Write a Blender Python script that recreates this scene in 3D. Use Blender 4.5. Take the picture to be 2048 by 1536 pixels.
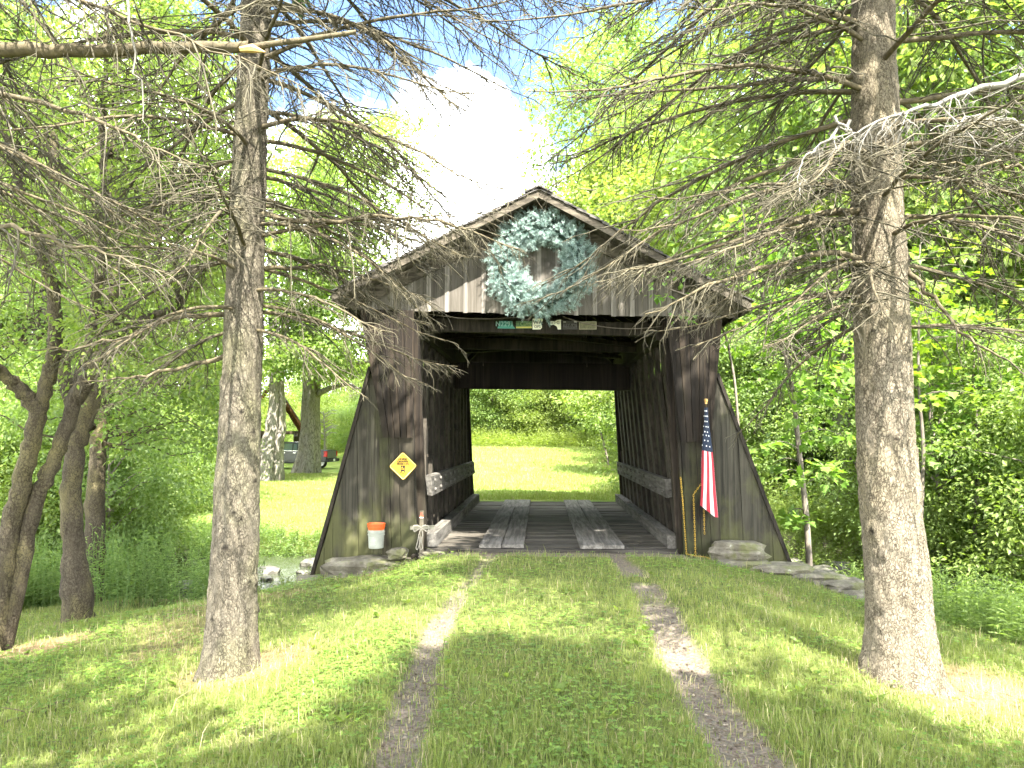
import bpy, math, random
import numpy as np
from mathutils import Vector, Matrix, Euler, noise as mnoise

# ------------------------------------------------------------------ scene, camera, sky, sun
S = bpy.context.scene
for o in list(bpy.data.objects):
    bpy.data.objects.remove(o)
COL = S.collection

FPX = 1500.0                      # focal length in pixels of the 2048 wide photo
PITCH, YAW = math.radians(4.0), math.radians(2.25)
CAM = np.array([-0.14, 0.0, 1.62])
cam_d = bpy.data.cameras.new('camera'); cam = bpy.data.objects.new('camera', cam_d); COL.objects.link(cam)
cam_d.sensor_width = 36.0; cam_d.lens = FPX / 2048 * 36.0
cam_d.clip_start = 0.05; cam_d.clip_end = 2000
cam.location = CAM; cam.rotation_euler = (math.pi / 2 + PITCH, 0, YAW)
S.camera = cam

SUN_EL, SUN_B = math.radians(57), math.radians(20)          # sun behind the camera, a little to the right
SUN = Vector((math.sin(SUN_B) * math.cos(SUN_EL), -math.cos(SUN_B) * math.cos(SUN_EL), math.sin(SUN_EL)))
W = bpy.data.worlds.new('World'); S.world = W; W.use_nodes = True
wn = W.node_tree; wn.nodes.clear()
sky = wn.nodes.new('ShaderNodeTexSky'); sky.sky_type = 'NISHITA'; sky.sun_disc = False
sky.sun_elevation = SUN_EL; sky.sun_rotation = math.atan2(SUN.x, SUN.y); sky.air_density = 1.0; sky.dust_density = 0.1; sky.ozone_density = 3.0
bg = wn.nodes.new('ShaderNodeBackground'); bg.inputs[1].default_value = 0.075
wo = wn.nodes.new('ShaderNodeOutputWorld')
tc = wn.nodes.new('ShaderNodeTexCoord')
# white summer cloud low in the sky, broken towards the top
sep = wn.nodes.new('ShaderNodeSeparateXYZ'); wn.links.new(tc.outputs['Generated'], sep.inputs[0])
cn = wn.nodes.new('ShaderNodeTexNoise'); cn.inputs['Scale'].default_value = 4.5; cn.inputs['Detail'].default_value = 5; cn.inputs['Roughness'].default_value = .58
wn.links.new(tc.outputs['Generated'], cn.inputs['Vector'])
m1 = wn.nodes.new('ShaderNodeMath'); m1.operation = 'MULTIPLY_ADD'; m1.inputs[1].default_value = 0.62; wn.links.new(cn.outputs[0], m1.inputs[0]); wn.links.new(sep.outputs[2], m1.inputs[2])
cr = wn.nodes.new('ShaderNodeValToRGB'); cr.color_ramp.elements[0].position = .62; cr.color_ramp.elements[0].color = (1, 1, 1, 1)
cr.color_ramp.elements[1].position = .715; cr.color_ramp.elements[1].color = (0, 0, 0, 1); wn.links.new(m1.outputs[0], cr.inputs[0])
cn2 = wn.nodes.new('ShaderNodeTexNoise'); cn2.inputs['Scale'].default_value = 2.3; cn2.inputs['Detail'].default_value = 8; wn.links.new(tc.outputs['Generated'], cn2.inputs['Vector'])  # second cloud layer overhead, out of view, added as fill light for the shade
def wr_(a, lo, hi):
    r = wn.nodes.new('ShaderNodeMapRange'); r.inputs[1].default_value = lo; r.inputs[2].default_value = hi; wn.links.new(a, r.inputs[0]); return r.outputs[0]
hi_ = wn.nodes.new('ShaderNodeMath'); hi_.operation = 'MULTIPLY'; wn.links.new(wr_(cn2.outputs[0], .46, .56), hi_.inputs[0]); wn.links.new(wr_(sep.outputs[2], .62, .74), hi_.inputs[1])
mxx = wn.nodes.new('ShaderNodeMath'); mxx.operation = 'MAXIMUM'; wn.links.new(cr.outputs[0], mxx.inputs[0]); wn.links.new(hi_.outputs[0], mxx.inputs[1])
mx = wn.nodes.new('ShaderNodeMix'); mx.data_type = 'RGBA'; wn.links.new(mxx.outputs[0], mx.inputs[0]); wn.links.new(sky.outputs[0], mx.inputs[6])
mx.inputs[7].default_value = (25, 25.3, 25.3, 1)
wn.links.new(mx.outputs[2], bg.inputs[0]); wn.links.new(bg.outputs[0], wo.inputs[0])

sd = bpy.data.lights.new('sun', 'SUN'); sd.energy = 4.6; sd.angle = math.radians(.53); sd.color = (1, .95, .86)
so = bpy.data.objects.new('sun', sd); COL.objects.link(so); so.rotation_euler = (-SUN).to_track_quat('-Z', 'Y').to_euler(); so.location = (4, -8, 20)

S.view_settings.view_transform = 'Standard'; S.view_settings.look = 'None'
S.view_settings.exposure = 3.15; S.view_settings.gamma = 1; S.view_settings.use_curve_mapping = False
cy = S.cycles; cy.max_bounces = 10; cy.diffuse_bounces = 6; cy.glossy_bounces = 2; cy.transmission_bounces = 6; cy.transparent_max_bounces = 4
cy.caustics_reflective = False; cy.caustics_refractive = False; cy.use_denoising = True
try:
    cy.use_adaptive_sampling = True; cy.adaptive_threshold = .02
except Exception:
    pass

# ------------------------------------------------------------------ helpers
_F = np.array([-math.sin(YAW) * math.cos(PITCH), math.cos(YAW) * math.cos(PITCH), math.sin(PITCH)])
_R = np.array([math.cos(YAW), math.sin(YAW), 0.0]); _U = np.cross(_R, _F)
def at(u, v, Y):
    """world point seen at photo pixel (u, v) at distance y = Y"""
    r = _F * FPX + _R * (u - 1024) + _U * (768 - v)
    return CAM + r * (Y / r[1])

def sm(a, b, x):
    t = np.clip((np.asarray(x, float) - a) / (b - a), 0, 1); return t * t * (3 - 2 * t)

def ground(x, y):
    x = np.asarray(x, float); y = np.asarray(y, float)
    near = -(.30 * sm(1.3, 2.9, -x) + .25 * sm(2.8, 6, -x) + .3 * sm(6, 14, -x)) - (.2 * sm(1.5, 3.0, x) + .42 * sm(3.0, 5.5, x) + .3 * sm(5.5, 10, x))
    near = near - .38 * sm(8.3, 11.3, y) * sm(2.9, 4.6, np.abs(x)) - .25 * sm(5.5, 9, y) * sm(4.2, 6.5, x)
    near = near + .07 * np.sin(x * 1.3 + .7) * np.sin(y * .9) * sm(1.6, 4, np.abs(x))
    fl = -1.0 + .38 * sm(19, 44, y); fa = 1.15 * sm(20.5, 41, y); fr = -.6 + 2.7 * sm(18, 42, y)
    ya = np.clip(y, 19, 90)
    k = np.clip((-x - np.maximum(2.6, .10 * ya)) / (np.maximum(5.0, .20 * ya) - np.maximum(2.6, .10 * ya)), 0, 1); tl = k * k * (3 - 2 * k); tr = sm(2.2, 5.5 + np.clip(y - 19, 0, 30) * .12, x)
    far = fa * (1 - tl) * (1 - tr) + fl * tl + fr * tr * (1 - tl)
    z = near + (far - near) * sm(11.5, 17.5, y)
    yy = y - .28 * np.sin(x * .9) * sm(3, 6, np.abs(x))
    val = sm(11.35, 12.9, yy) * (1 - sm(16.6, 18.5, yy))
    z = z * (1 - val) - 1.5 * val
    z = z + sm(52, 120, y) * 7 + sm(14, 60, x) * sm(5, 30, y) * 6 + sm(25, 80, -x) * 5
    return z
def gz(x, y): return float(ground(x, y))

ORG = {}
class MB:
    """collects geometry; build() links it as ONE mesh object"""
    def __init__(s): s.v = []; s.f = {}; s.n = 0; s.c = []
    def add(s, v, f, m=0, c=.5):
        v = np.asarray(v, float).reshape(-1, 3)
        if isinstance(f, np.ndarray): groups = [f]
        else:
            d = {}
            for q in f: d.setdefault(len(q), []).append(q)
            groups = [np.array(q) for q in d.values()]
        for g in groups: s.f.setdefault((g.shape[1], m), []).append(g + s.n)
        s.v.append(v); s.n += len(v)
        s.c.append(np.broadcast_to(np.asarray(c, float), (len(v),)))
        return s
    def box(s, c, d, rot=None, m=0, col=.5, jit=0):
        d = np.array(d) / 2
        v = np.array([[x, y, z] for x in (-1, 1) for y in (-1, 1) for z in (-1, 1)], float) * d
        if jit: v += np.random.uniform(-jit, jit, v.shape)
        if rot is not None: v = v @ np.array(rot).T
        return s.add(v + np.array(c), [(0, 1, 3, 2), (4, 6, 7, 5), (0, 4, 5, 1), (2, 3, 7, 6), (0, 2, 6, 4), (1, 5, 7, 3)], m, col)
    def bar(s, a, b, w, t, up=(0, 0, 1), m=0, col=.5):
        """a plank from a to b, w wide (across), t thick (along up)"""
        a = np.array(a, float); b = np.array(b, float); d = b - a; L = np.linalg.norm(d); d /= L
        x = np.cross(d, up); x /= np.linalg.norm(x); z = np.cross(x, d)
        return s.box((a + b) / 2, (w, L, t), np.stack([x, d, z], 1), m, col)
    def prism(s, poly, y0, y1, m=0, col=.5):
        """polygon in x,z extruded from y0 to y1"""
        n = len(poly); p = np.array(poly, float)
        v = np.concatenate([np.stack([p[:, 0], np.full(n, y0), p[:, 1]], 1), np.stack([p[:, 0], np.full(n, y1), p[:, 1]], 1)])
        f = [tuple(range(n)), tuple(range(2 * n - 1, n - 1, -1))] + [(i, i + n, (i + 1) % n + n, (i + 1) % n) for i in range(n)]
        return s.add(v, f, m, col)
    def tubes(s, P, R, sides=4, m=0, col=.5, cap=False):
        """P [T,n,3] centre lines, R [T,n] radii"""
        P = np.asarray(P, float); R = np.asarray(R, float)
        if P.ndim == 2: P = P[None]; R = R[None]
        T, n = P.shape[:2]
        if T == 0: return s
        d = np.gradient(P, axis=1); d /= np.linalg.norm(d, axis=2, keepdims=True) + 1e-9
        ref = np.where(np.abs(d[:, :1, 2:3]) > .8, np.array([1., .13, 0]), np.array([.05, .08, 1.]))
        a = np.cross(d, np.broadcast_to(ref, d.shape)); a /= np.linalg.norm(a, axis=2, keepdims=True) + 1e-9
        b = np.cross(d, a)
        th = np.arange(sides) * 2 * math.pi / sides
        V = P[:, :, None] + R[:, :, None, None] * (a[:, :, None] * np.cos(th)[:, None] + b[:, :, None] * np.sin(th)[:, None])
        i = np.arange(n - 1)[:, None] * sides; j = np.arange(sides)[None]; k = (j + 1) % sides
        q = np.stack([i + j, i + sides + j, i + sides + k, i + k], -1).reshape(-1, 4)
        F = (q[None] + (np.arange(T) * n * sides)[:, None, None]).reshape(-1, 4)
        cc = np.asarray(col, float)
        if cc.ndim == 1: cc = np.repeat(cc, n * sides)
        s.add(V.reshape(-1, 3), F, m, cc)
        if cap:
            for e in (0, n - 1):
                ring = np.arange(sides)[None] + (np.arange(T) * n * sides)[:, None] + e * sides + (s.n - T * n * sides)
                s.f.setdefault((sides, m), []).append(ring[:, ::-1] if e == 0 else ring)
        return s
    def lathe(s, prof, c=(0, 0, 0), sides=24, m=0, axis=None, col=.5):
        p = np.array(prof, float); n = len(p); th = np.arange(sides) * 2 * math.pi / sides
        V = np.stack([p[:, :1] * np.cos(th), p[:, :1] * np.sin(th), np.repeat(p[:, 1:2], sides, 1)], -1).reshape(-1, 3)
        if axis is not None: V = V @ np.array(axis).T
        i = np.arange(n - 1)[:, None] * sides; j = np.arange(sides)[None]; k = (j + 1) % sides
        return s.add(V + np.array(c), np.stack([i + j, i + k, i + sides + k, i + sides + j], -1).reshape(-1, 4), m, col)
    def leaves(s, C, D, N, size, tmpl, faces, m=0, col=None):
        """templates placed at C, pointing along D with normals near N"""
        C = np.asarray(C, float); n = len(C)
        if n == 0: return s
        D = D / (np.linalg.norm(D, axis=1, keepdims=True) + 1e-9)
        X = np.cross(D, N); X /= np.linalg.norm(X, axis=1, keepdims=True) + 1e-9; Z = np.cross(X, D)
        t = np.asarray(tmpl, float); sz = np.broadcast_to(size, (n,))[:, None, None]
        V = C[:, None] + sz * (X[:, None] * t[None, :, 0:1] + D[:, None] * t[None, :, 1:2] + Z[:, None] * t[None, :, 2:3])
        col = np.random.rand(n) if col is None else np.broadcast_to(col, (n,))
        off = (np.arange(n) * len(t))[:, None, None]
        base = s.n; s.v.append(V.reshape(-1, 3)); s.n += n * len(t); s.c.append(np.repeat(col, len(t)))
        d = {}
        for q in faces: d.setdefault(len(q), []).append(q)
        for k, g in d.items(): s.f.setdefault((k, m), []).append((np.array(g)[None] + off).reshape(-1, k) + base)
        return s
    def build(s, name, mats, parent=None, smooth=False, warp=None, local=False):
        me = bpy.data.meshes.new(name)
        V = np.concatenate(s.v)
        if warp: V = warp(V)
        if parent is not None:
            o0 = ORG[parent.name]
            if not local: V = V - o0
        me.vertices.add(len(V)); me.vertices.foreach_set('co', V.astype(np.float32).ravel())
        loops, tot, mi = [], [], []
        for (k, m), gs in s.f.items():
            g = np.concatenate(gs); loops.append(g.ravel()); tot.append(np.full(len(g), k)); mi.append(np.full(len(g), m))
        loops = np.concatenate(loops); tot = np.concatenate(tot); mi = np.concatenate(mi)
        me.loops.add(len(loops)); me.loops.foreach_set('vertex_index', loops.astype(np.int32))
        me.polygons.add(len(tot)); me.polygons.foreach_set('loop_start', np.concatenate([[0], np.cumsum(tot)[:-1]]).astype(np.int32))
        me.polygons.foreach_set('loop_total', tot.astype(np.int32)); me.polygons.foreach_set('material_index', mi.astype(np.int32))
        me.polygons.foreach_set('use_smooth', np.full(len(tot), smooth))
        a = me.attributes.new('Col', 'FLOAT', 'POINT'); a.data.foreach_set('value', np.concatenate(s.c).astype(np.float32))
        me.update(calc_edges=True); me.validate()
        for m in (mats if isinstance(mats, (list, tuple)) else [mats]): me.materials.append(m)
        ob = bpy.data.objects.new(name, me); COL.objects.link(ob)
        if parent is not None: ob.parent = parent; ORG[ob.name] = ORG[parent.name]
        else: ORG[ob.name] = np.zeros(3)
        return ob

def thing(name, loc, label, cat, group=None, rz=0):
    o = bpy.data.objects.new(name, None); COL.objects.link(o); o.location = loc; o.rotation_euler = (0, 0, rz); o.empty_display_size = .2
    ORG[o.name] = np.array(loc, float); return tag(o, label, cat, group)
def tag(o, label, cat, group=None, kind=None):
    o['label'] = label; o['category'] = cat
    if group: o['group'] = group
    if kind: o['kind'] = kind
    return o
def struct(o): o['kind'] = 'structure'; return o
def stuff(o, label, cat): o['kind'] = 'stuff'; o['label'] = label; o['category'] = cat; return o
def copy_tree(o, loc, rz, sc=1.0, label=None):
    c = o.copy(); COL.objects.link(c); c.location = loc; c.rotation_euler = (0, 0, rz); c.scale = (sc, sc, sc)
    if label: c['label'] = label
    for ch in list(o.children):
        d = ch.copy(); COL.objects.link(d); d.parent = c
    return c
def text_mesh(txt, size, w=1.0, thick=.002):
    cu = bpy.data.curves.new('lettering', 'FONT'); cu.body = txt; cu.size = size; cu.align_x = 'CENTER'; cu.align_y = 'CENTER'; cu.extrude = thick; cu.resolution_u = 3
    ob = bpy.data.objects.new('lettering', cu); COL.objects.link(ob)
    dg = bpy.context.evaluated_depsgraph_get(); me = bpy.data.meshes.new_from_object(ob.evaluated_get(dg))
    v = np.array([x.co[:] for x in me.vertices]); f = [tuple(p.vertices) for p in me.polygons]
    bpy.data.objects.remove(ob); bpy.data.meshes.remove(me)
    v[:, 0] *= w
    return v, f
def add_text(mb, txt, size, c, w=1.0, m=0, bold=0.0):
    """lettering facing the camera (-y) with its centre at c"""
    v, f = text_mesh(txt, size, w)
    for dx in ([0] if not bold else [-bold, bold]):
        mb.add(np.stack([v[:, 0] + dx, -v[:, 2], v[:, 1]], 1) + np.array(c), f, m)

# ------------------------------------------------------------------ materials
class G:
    def __init__(s, name):
        s.m = bpy.data.materials.new(name); s.m.use_nodes = True; s.t = s.m.node_tree; s.t.nodes.clear()
        s.out = s.t.nodes.new('ShaderNodeOutputMaterial'); s._co = None
    def n(s, typ, ins=None, **kw):
        x = s.t.nodes.new('ShaderNode' + typ)
        for k, v in kw.items(): setattr(x, k, v)
        for k, v in (ins or {}).items():
            i = x.inputs[k]
            if isinstance(v, bpy.types.NodeSocket): s.t.links.new(v, i)
            else:
                if isinstance(v, (tuple, list)) and len(v) == 3 and i.type == 'RGBA': v = (*v, 1)
                i.default_value = v
        return x
    def co(s, scale=(1, 1, 1)):
        if s._co is None: s._co = s.n('TexCoord').outputs['Object']
        return s.n('Mapping', {'Vector': s._co, 'Scale': scale}).outputs[0]
    def noise(s, scale=1, vs=(1, 1, 1), detail=4, rough=.55, dist=0):
        return s.n('TexNoise', {'Vector': s.co(vs), 'Scale': scale, 'Detail': detail, 'Roughness': rough, 'Distortion': dist}).outputs[0]
    def ramp(s, f, stops):
        r = s.n('ValToRGB', {0: f}); e = r.color_ramp.elements
        while len(e) < len(stops): e.new(.5)
        for q, (p, c) in zip(e, stops): q.position = p; q.color = (*c, 1) if len(c) == 3 else c
        return r.outputs[0]
    def mapr(s, f, a, b, c=0., d=1.): return s.n('MapRange', {0: f, 1: a, 2: b, 3: c, 4: d}).outputs[0]
    def mix(s, f, a, b, mode='MIX'):
        return s.n('Mix', {0: f, 6: a, 7: b}, data_type='RGBA', blend_type=mode).outputs[2]
    def math(s, op, a, b=0.): return s.n('Math', {0: a, 1: b}, operation=op).outputs[0]
    def attr(s): return s.n('Attribute', attribute_name='Col').outputs['Fac']
    def bump(s, h, st=.3, d=.02): return s.n('Bump', {'Height': h, 'Strength': st, 'Distance': d}).outputs[0]
    def bsdf(s, col, rough=.7, nrm=None, spec=.3, **kw):
        i = {'Base Color': col, 'Roughness': rough, 'Specular IOR Level': spec}
        if nrm is not None: i['Normal'] = nrm
        i.update(kw); return s.n('BsdfPrincipled', i).outputs[0]
    def end(s, sh): s.t.links.new(sh, s.out.inputs[0]); return s.m

def wood(name, dark, light, grain=(22, 22, 1.1), moss=0.0, mossc=(.10, .11, .03), board=.55, rough=.85, bump=.5):
    g = G(name)
    n1 = g.noise(1, grain, 7, .62, .6); n2 = g.noise(1.3, (1, 1, .4), 3)
    f = g.math('ADD', g.math('MULTIPLY', n1, .75), g.math('MULTIPLY', n2, .25))
    c = g.ramp(f, [(.33, tuple(x * .55 for x in dark)), (.45, dark), (.6, light)])
    b = g.mapr(g.attr(), 0, 1, 1 - board, 1 + board)
    c = g.mix(1.0, c, g.n('CombineColor', {0: b, 1: b, 2: b}).outputs[0], 'MULTIPLY')
    # dark knots
    k = g.n('TexVoronoi', {'Vector': g.co((grain[0] * .18, grain[1] * .18, grain[2] * .7)), 'Scale': 1.0}).outputs['Distance']
    c = g.mix(g.mapr(k, .05, .11, .75, 0), c, tuple(x * .25 for x in dark))
    if moss > 0:
        z = g.n('SeparateXYZ', {0: g.co()}).outputs[2]
        mk = g.math('ADD', g.noise(2.2, (1, 1, .45), 5, .65), g.mapr(z, 0.0, 1.6, .12, -.10))
        c = g.mix(g.mapr(mk, .46, .64, 0, moss), c, mossc)
    return g.end(g.bsdf(c, rough, g.bump(f, bump, .012), .2))

def leafmat(name, a, b, trans=.45, tr_tint=(1.15, 1.25, .55), rough=.5, vary=.12):
    g = G(name)
    oi = g.n('ObjectInfo').outputs['Random']
    c = g.mix(g.attr(), a, b)
    c = g.n('HueSaturation', {'Hue': g.mapr(oi, 0, 1, .5 - vary * .17, .5 + vary * .12), 'Saturation': g.mapr(oi, 0, 1, 1.05, .9), 'Value': g.mapr(oi, 0, 1, 1 - vary, 1 + vary), 'Color': c}).outputs[0]
    t = g.mix(1.0, c, tr_tint, 'MULTIPLY')
    tb = g.n('BsdfTranslucent', {'Color': t}).outputs[0]
    return g.end(g.n('MixShader', {0: trans, 1: g.bsdf(c, rough, None, .35), 2: tb}).outputs[0])

def bark(name, dark, mid, light, scale=34, zs=.42, lichen=(.22, .22, .10), lich=.35, bump=.9):
    g = G(name)
    co = g.co((1, 1, zs))
    def warp(v, sc, amp):
        w = g.n('TexNoise', {'Vector': v, 'Scale': sc, 'Detail': 3}).outputs['Color']
        w = g.n('VectorMath', {0: w, 1: (.5, .5, .5)}, operation='SUBTRACT').outputs[0]
        return g.n('VectorMath', {0: v, 1: g.n('VectorMath', {0: w, 'Scale': amp}, operation='SCALE').outputs[0]}, operation='ADD').outputs[0]
    cw = warp(warp(co, scale * .35, 2.6 / scale), scale * 1.3, 1.4 / scale)
    e1 = g.n('TexVoronoi', {'Vector': cw, 'Scale': scale}, feature='DISTANCE_TO_EDGE').outputs['Distance']
    e2 = g.n('TexVoronoi', {'Vector': cw, 'Scale': scale * 2.3}, feature='DISTANCE_TO_EDGE').outputs['Distance']
    n = g.noise(scale * 1.6, (1, 1, zs), 7, .72); nb = g.noise(scale * .22, (1, 1, zs * .6), 4, .6)
    c = g.ramp(g.math('ADD', g.math('MULTIPLY', nb, .4), g.math('MULTIPLY', n, .6)), [(.34, mid), (.62, light)])
    c = g.mix(g.mapr(g.noise(2.6, (1, 1, .5), 5, .6), .47, .66, 0, lich), c, lichen)
    part_ = g.mapr(g.noise(scale * .3, (1, 1, zs * .5), 4), .36, .56, .55, 1)
    crk = g.math('MAXIMUM', g.math('MULTIPLY', g.mapr(e1, .0, .15, 1, 0), part_), g.math('MULTIPLY', g.mapr(e2, 0, .12, .55, 0), g.mapr(n, .42, .58, 0, 1)))
    c = g.mix(g.math('MULTIPLY', crk, .88), c, dark)
    c = g.mix(g.mapr(g.attr(), .55, 1., 0, .93), c, tuple(x * .35 for x in dark))
    h = g.math('ADD', g.math('SUBTRACT', 1, crk), g.math('MULTIPLY', n, .5))
    return g.end(g.bsdf(c, .92, g.bump(h, bump, .010), .15))

def plain(name, c, rough=.6, metal=0., var=.15, sc=8, bump=0, spec=.4):
    g = G(name); n = g.noise(sc, detail=5)
    col = g.mix(g.mapr(n, .3, .7), tuple(x * (1 - var) for x in c), tuple(min(1, x * (1 + var)) for x in c))
    return g.end(g.bsdf(col, rough, g.bump(n, bump, .01) if bump else None, spec, Metallic=metal))

M = {}
M['gable'] = wood('weathered_grey_boards', (.078, .069, .056), (.122, .110, .092), (16, 16, .6), 0, board=.22)
M['batten'] = wood('pale_battens', (.125, .113, .096), (.22, .20, .175), (30, 30, .9), 0, board=.15)
M['post'] = wood('mossy_brown_boards', (.013, .011, .0075), (.033, .028, .019), (20, 20, .7), .7, (.05, .053, .021), board=.35)
M['flare'] = wood('dark_brown_boards', (.010, .0072, .005), (.026, .019, .0125), (20, 20, .6), .15, (.04, .043, .02), board=.35)
M['wing'] = wood('mossy_grey_boards', (.026, .0235, .017), (.062, .057, .041), (16, 16, .6), .75, (.07, .072, .026), board=.35)
M['inner'] = wood('dark_inner_timber', (.014, .0115, .008), (.038, .031, .022), (14, 14, 1.6), 0, board=.3)
M['lattice'] = wood('lattice_planks', (.018, .0155, .011), (.046, .039, .029), (12, 12, 1.2), 0, board=.35)
M['guard'] = wood('grey_guard_timber', (.06, .055, .047), (.125, .118, .103), (18, 2, 18), 0, board=.2)
M['deck'] = wood('deck_planks', (.045, .04, .031), (.105, .094, .077), (1.2, 22, 22), 0, board=.4)
M['runner'] = wood('runner_planks', (.085, .078, .067), (.175, .163, .143), (18, 1.2, 18), 0, board=.25)
M['roofside'] = wood('roof_edge_wood', (.045, .038, .028), (.115, .098, .074), (5, 5, 20), 0, board=.25)
M['shingle'] = wood('roof_shingles', (.05, .045, .042), (.13, .12, .11), (9, 9, 9), .2, (.06, .08, .02), board=.5)
M['barkL'] = bark('grey_spruce_bark', (.032, .026, .019), (.085, .073, .052), (.185, .163, .122), 52, .5)
M['barkR'] = bark('pale_spruce_bark', (.035, .027, .018), (.125, .104, .072), (.26, .226, .168), 52, .5, lichen=(.26, .22, .12))
M['barkapple'] = bark('dark_rough_bark', (.022, .017, .012), (.036, .029, .019), (.105, .088, .058), 34, .6, lichen=(.17, .15, .06), lich=.6)
M['barkold'] = bark('old_pale_bark', (.06, .05, .04), (.15, .135, .115), (.30, .275, .24), 9, .25, lich=.3)
M['barkfar'] = plain('grey_brown_trunk', (.13, .11, .085), .9, var=.4, sc=6)
M['twig'] = plain('dead_spruce_twig', (.064, .056, .033), .85, var=.5, sc=5)
M['limb'] = plain('lichen_brown_limb', (.08, .065, .035), .9, var=.5, sc=22, bump=.4)
M['deadlimb'] = plain('bleached_dead_wood', (.155, .145, .12), .8, var=.2, sc=20)
M['splinter'] = plain('split_fresh_wood', (.62, .40, .16), .7, var=.2, sc=30)
M['needle'] = leafmat('spruce_needles', (.02, .05, .018), (.05, .09, .03), .2, rough=.5)
M['wreath'] = leafmat('blue_green_wreath_needles', (.08, .155, .135), (.46, .57, .52), .12, (1, 1, 1), .5, 0)
M['leafA'] = leafmat('leaf_bright', (.125, .182, .034), (.23, .29, .08), .55, vary=.07)
M['leafB'] = leafmat('leaf_mid', (.095, .158, .03), (.195, .258, .065), .54, vary=.08)
M['leafC'] = leafmat('leaf_deep', (.078, .14, .03), (.165, .228, .055), .53, vary=.08)
M['maple'] = leafmat('maple_leaf', (.085, .18, .025), (.18, .28, .045), .52)
M['herb'] = leafmat('herb_leaf', (.10, .168, .03), (.205, .275, .065), .52)
M['grass'] = leafmat('grass_blade', (.10, .15, .026), (.26, .28, .085), .46, vary=0)
M['straw'] = leafmat('dry_grass_blade', (.30, .25, .12), (.46, .40, .22), .3, (1, 1, .9), vary=0)
M['clover'] = leafmat('clover_leaf', (.085, .165, .03), (.19, .27, .055), .455, vary=0)
M['black'] = plain('black_paint', (.012, .012, .014), .35)
M['white'] = plain('white_paint', (.78, .77, .74), .5, var=.06)
M['rope'] = plain('old_white_rope', (.22, .20, .165), .9, var=.3, sc=60)
M['rust'] = plain('thin_wire', (.12, .10, .08), .6, .4)
M['chain'] = plain('yellow_plastic_chain', (.32, .2, .015), .45, var=.2, sc=30)

# ------------------------------------------------------------------ terrain, water
def vnoise(x, y, sc, seed=0):
    x = np.asarray(x, float) * sc; y = np.asarray(y, float) * sc
    xi = np.floor(x); yi = np.floor(y); fx = x - xi; fy = y - yi
    fx = fx * fx * (3 - 2 * fx); fy = fy * fy * (3 - 2 * fy)
    def h(a, b): q = np.sin(a * 127.1 + b * 311.7 + seed * 74.7) * 43758.5453; return q - np.floor(q)
    return (h(xi, yi) * (1 - fx) + h(xi + 1, yi) * fx) * (1 - fy) + (h(xi, yi + 1) * (1 - fx) + h(xi + 1, yi + 1) * fx) * fy
def fnoise(x, y, sc, seed=0):
    return (vnoise(x, y, sc, seed) + .5 * vnoise(x, y, sc * 2.1, seed + 1) + .25 * vnoise(x, y, sc * 4.3, seed + 2)) / 1.75

def bare(x, y):
    """how far the grass is worn away: wheel ruts, gravel at the portal, bank edges, creek bed"""
    n = fnoise(x, y, 1.7, 3); n2 = fnoise(x, y, .6, 9)
    cl = -.92 + .10 * np.sin(y * .7) ; crr = .93 + .09 * np.sin(y * .8 + 1) - .02 * (y - 7)
    wl = (.10 + .15 * n2) * (1.15 - .45 * sm(6, 9.6, y)); wr = (.14 + .18 * n2) * (1 - .35 * sm(8.6, 10, y))
    r = np.maximum(1 - sm(wl * .35, wl * 1.15, np.abs(x - cl)), 1 - sm(wr * .4, wr * 1.2, np.abs(x - crr)))
    r = r * (1 - sm(11.5, 20, y) * .75) * sm(.16, .56, n + .10) * np.where(x < 0, .9 - .25 * sm(5.5, 9, y), 1)
    p = (1 - sm(.25, .55, np.abs(y - 10.95 + .25 * n))) * (1 - sm(1.7, 2.4, np.abs(x)))
    c = sm(11.2, 12.4, y) * (1 - sm(17.5, 18.6, y))
    return np.clip(np.maximum.reduce([r, p, c]), 0, 1)
TREES_AT = [(-2.5, 6.1, .95), (2.77, 5.6, 1.05), (-5.9, 9.4, .7), (-5.2, 7.6, .8)]
def litter(x, y):
    n = fnoise(x, y, 1.1, 21); l = np.zeros_like(np.asarray(x, float))
    for tx, ty, r in TREES_AT:
        l = np.maximum(l, 1 - sm(r * .30, r * .85, np.hypot(x - tx, (y - ty)) * (.75 + .5 * n)))
    l = np.maximum(l, .5 * sm(.64, .76, fnoise(x, y, .55, 33)) * sm(1.4, 2.2, np.abs(x)))
    l = np.maximum(l, (1 - sm(.25, .8, np.abs(y - 10.9 + .4 * (x + 3)))) * sm(1.8, 2.6, -x) * .8)
    return np.clip(l, 0, 1)

def axis_pts(segs):
    r = []
    for a, b, st in segs: r.append(np.arange(a, b, st))
    r.append([segs[-1][1]]); return np.concatenate(r)
gx = axis_pts([(-160, -30, 6), (-30, -9, 1), (-9, -4, .16), (-4, 4, .06), (4, 9, .16), (9, 30, 1), (30, 160, 6)])
gy = axis_pts([(-25, -2, 1.5), (-2, 2.4, .4), (2.4, 11.6, .06), (11.6, 20, .15), (20, 50, .5), (50, 180, 4)])
X, Y = np.meshgrid(gx, gy)
Z = ground(X, Y)
under = sm(10.92, 11.02, Y) * (1 - sm(18.75, 18.9, Y)) * (1 - sm(2.3, 2.6, np.abs(X)))
BA = bare(X, Y)
Zs = Z - .35 * under - .045 * BA * (1 - under) + .02 * (fnoise(X, Y, 5, 5) - .5) * (np.abs(X) < 9)
t = MB(); ny, nx = X.shape
idx = np.arange(ny * nx).reshape(ny, nx)
t.add(np.stack([X, Y, Zs], -1).reshape(-1, 3), np.stack([idx[:-1, :-1], idx[:-1, 1:], idx[1:, 1:], idx[1:, :-1]], -1).reshape(-1, 4), 0, BA.ravel())
g = G('ground_earth')
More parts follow.
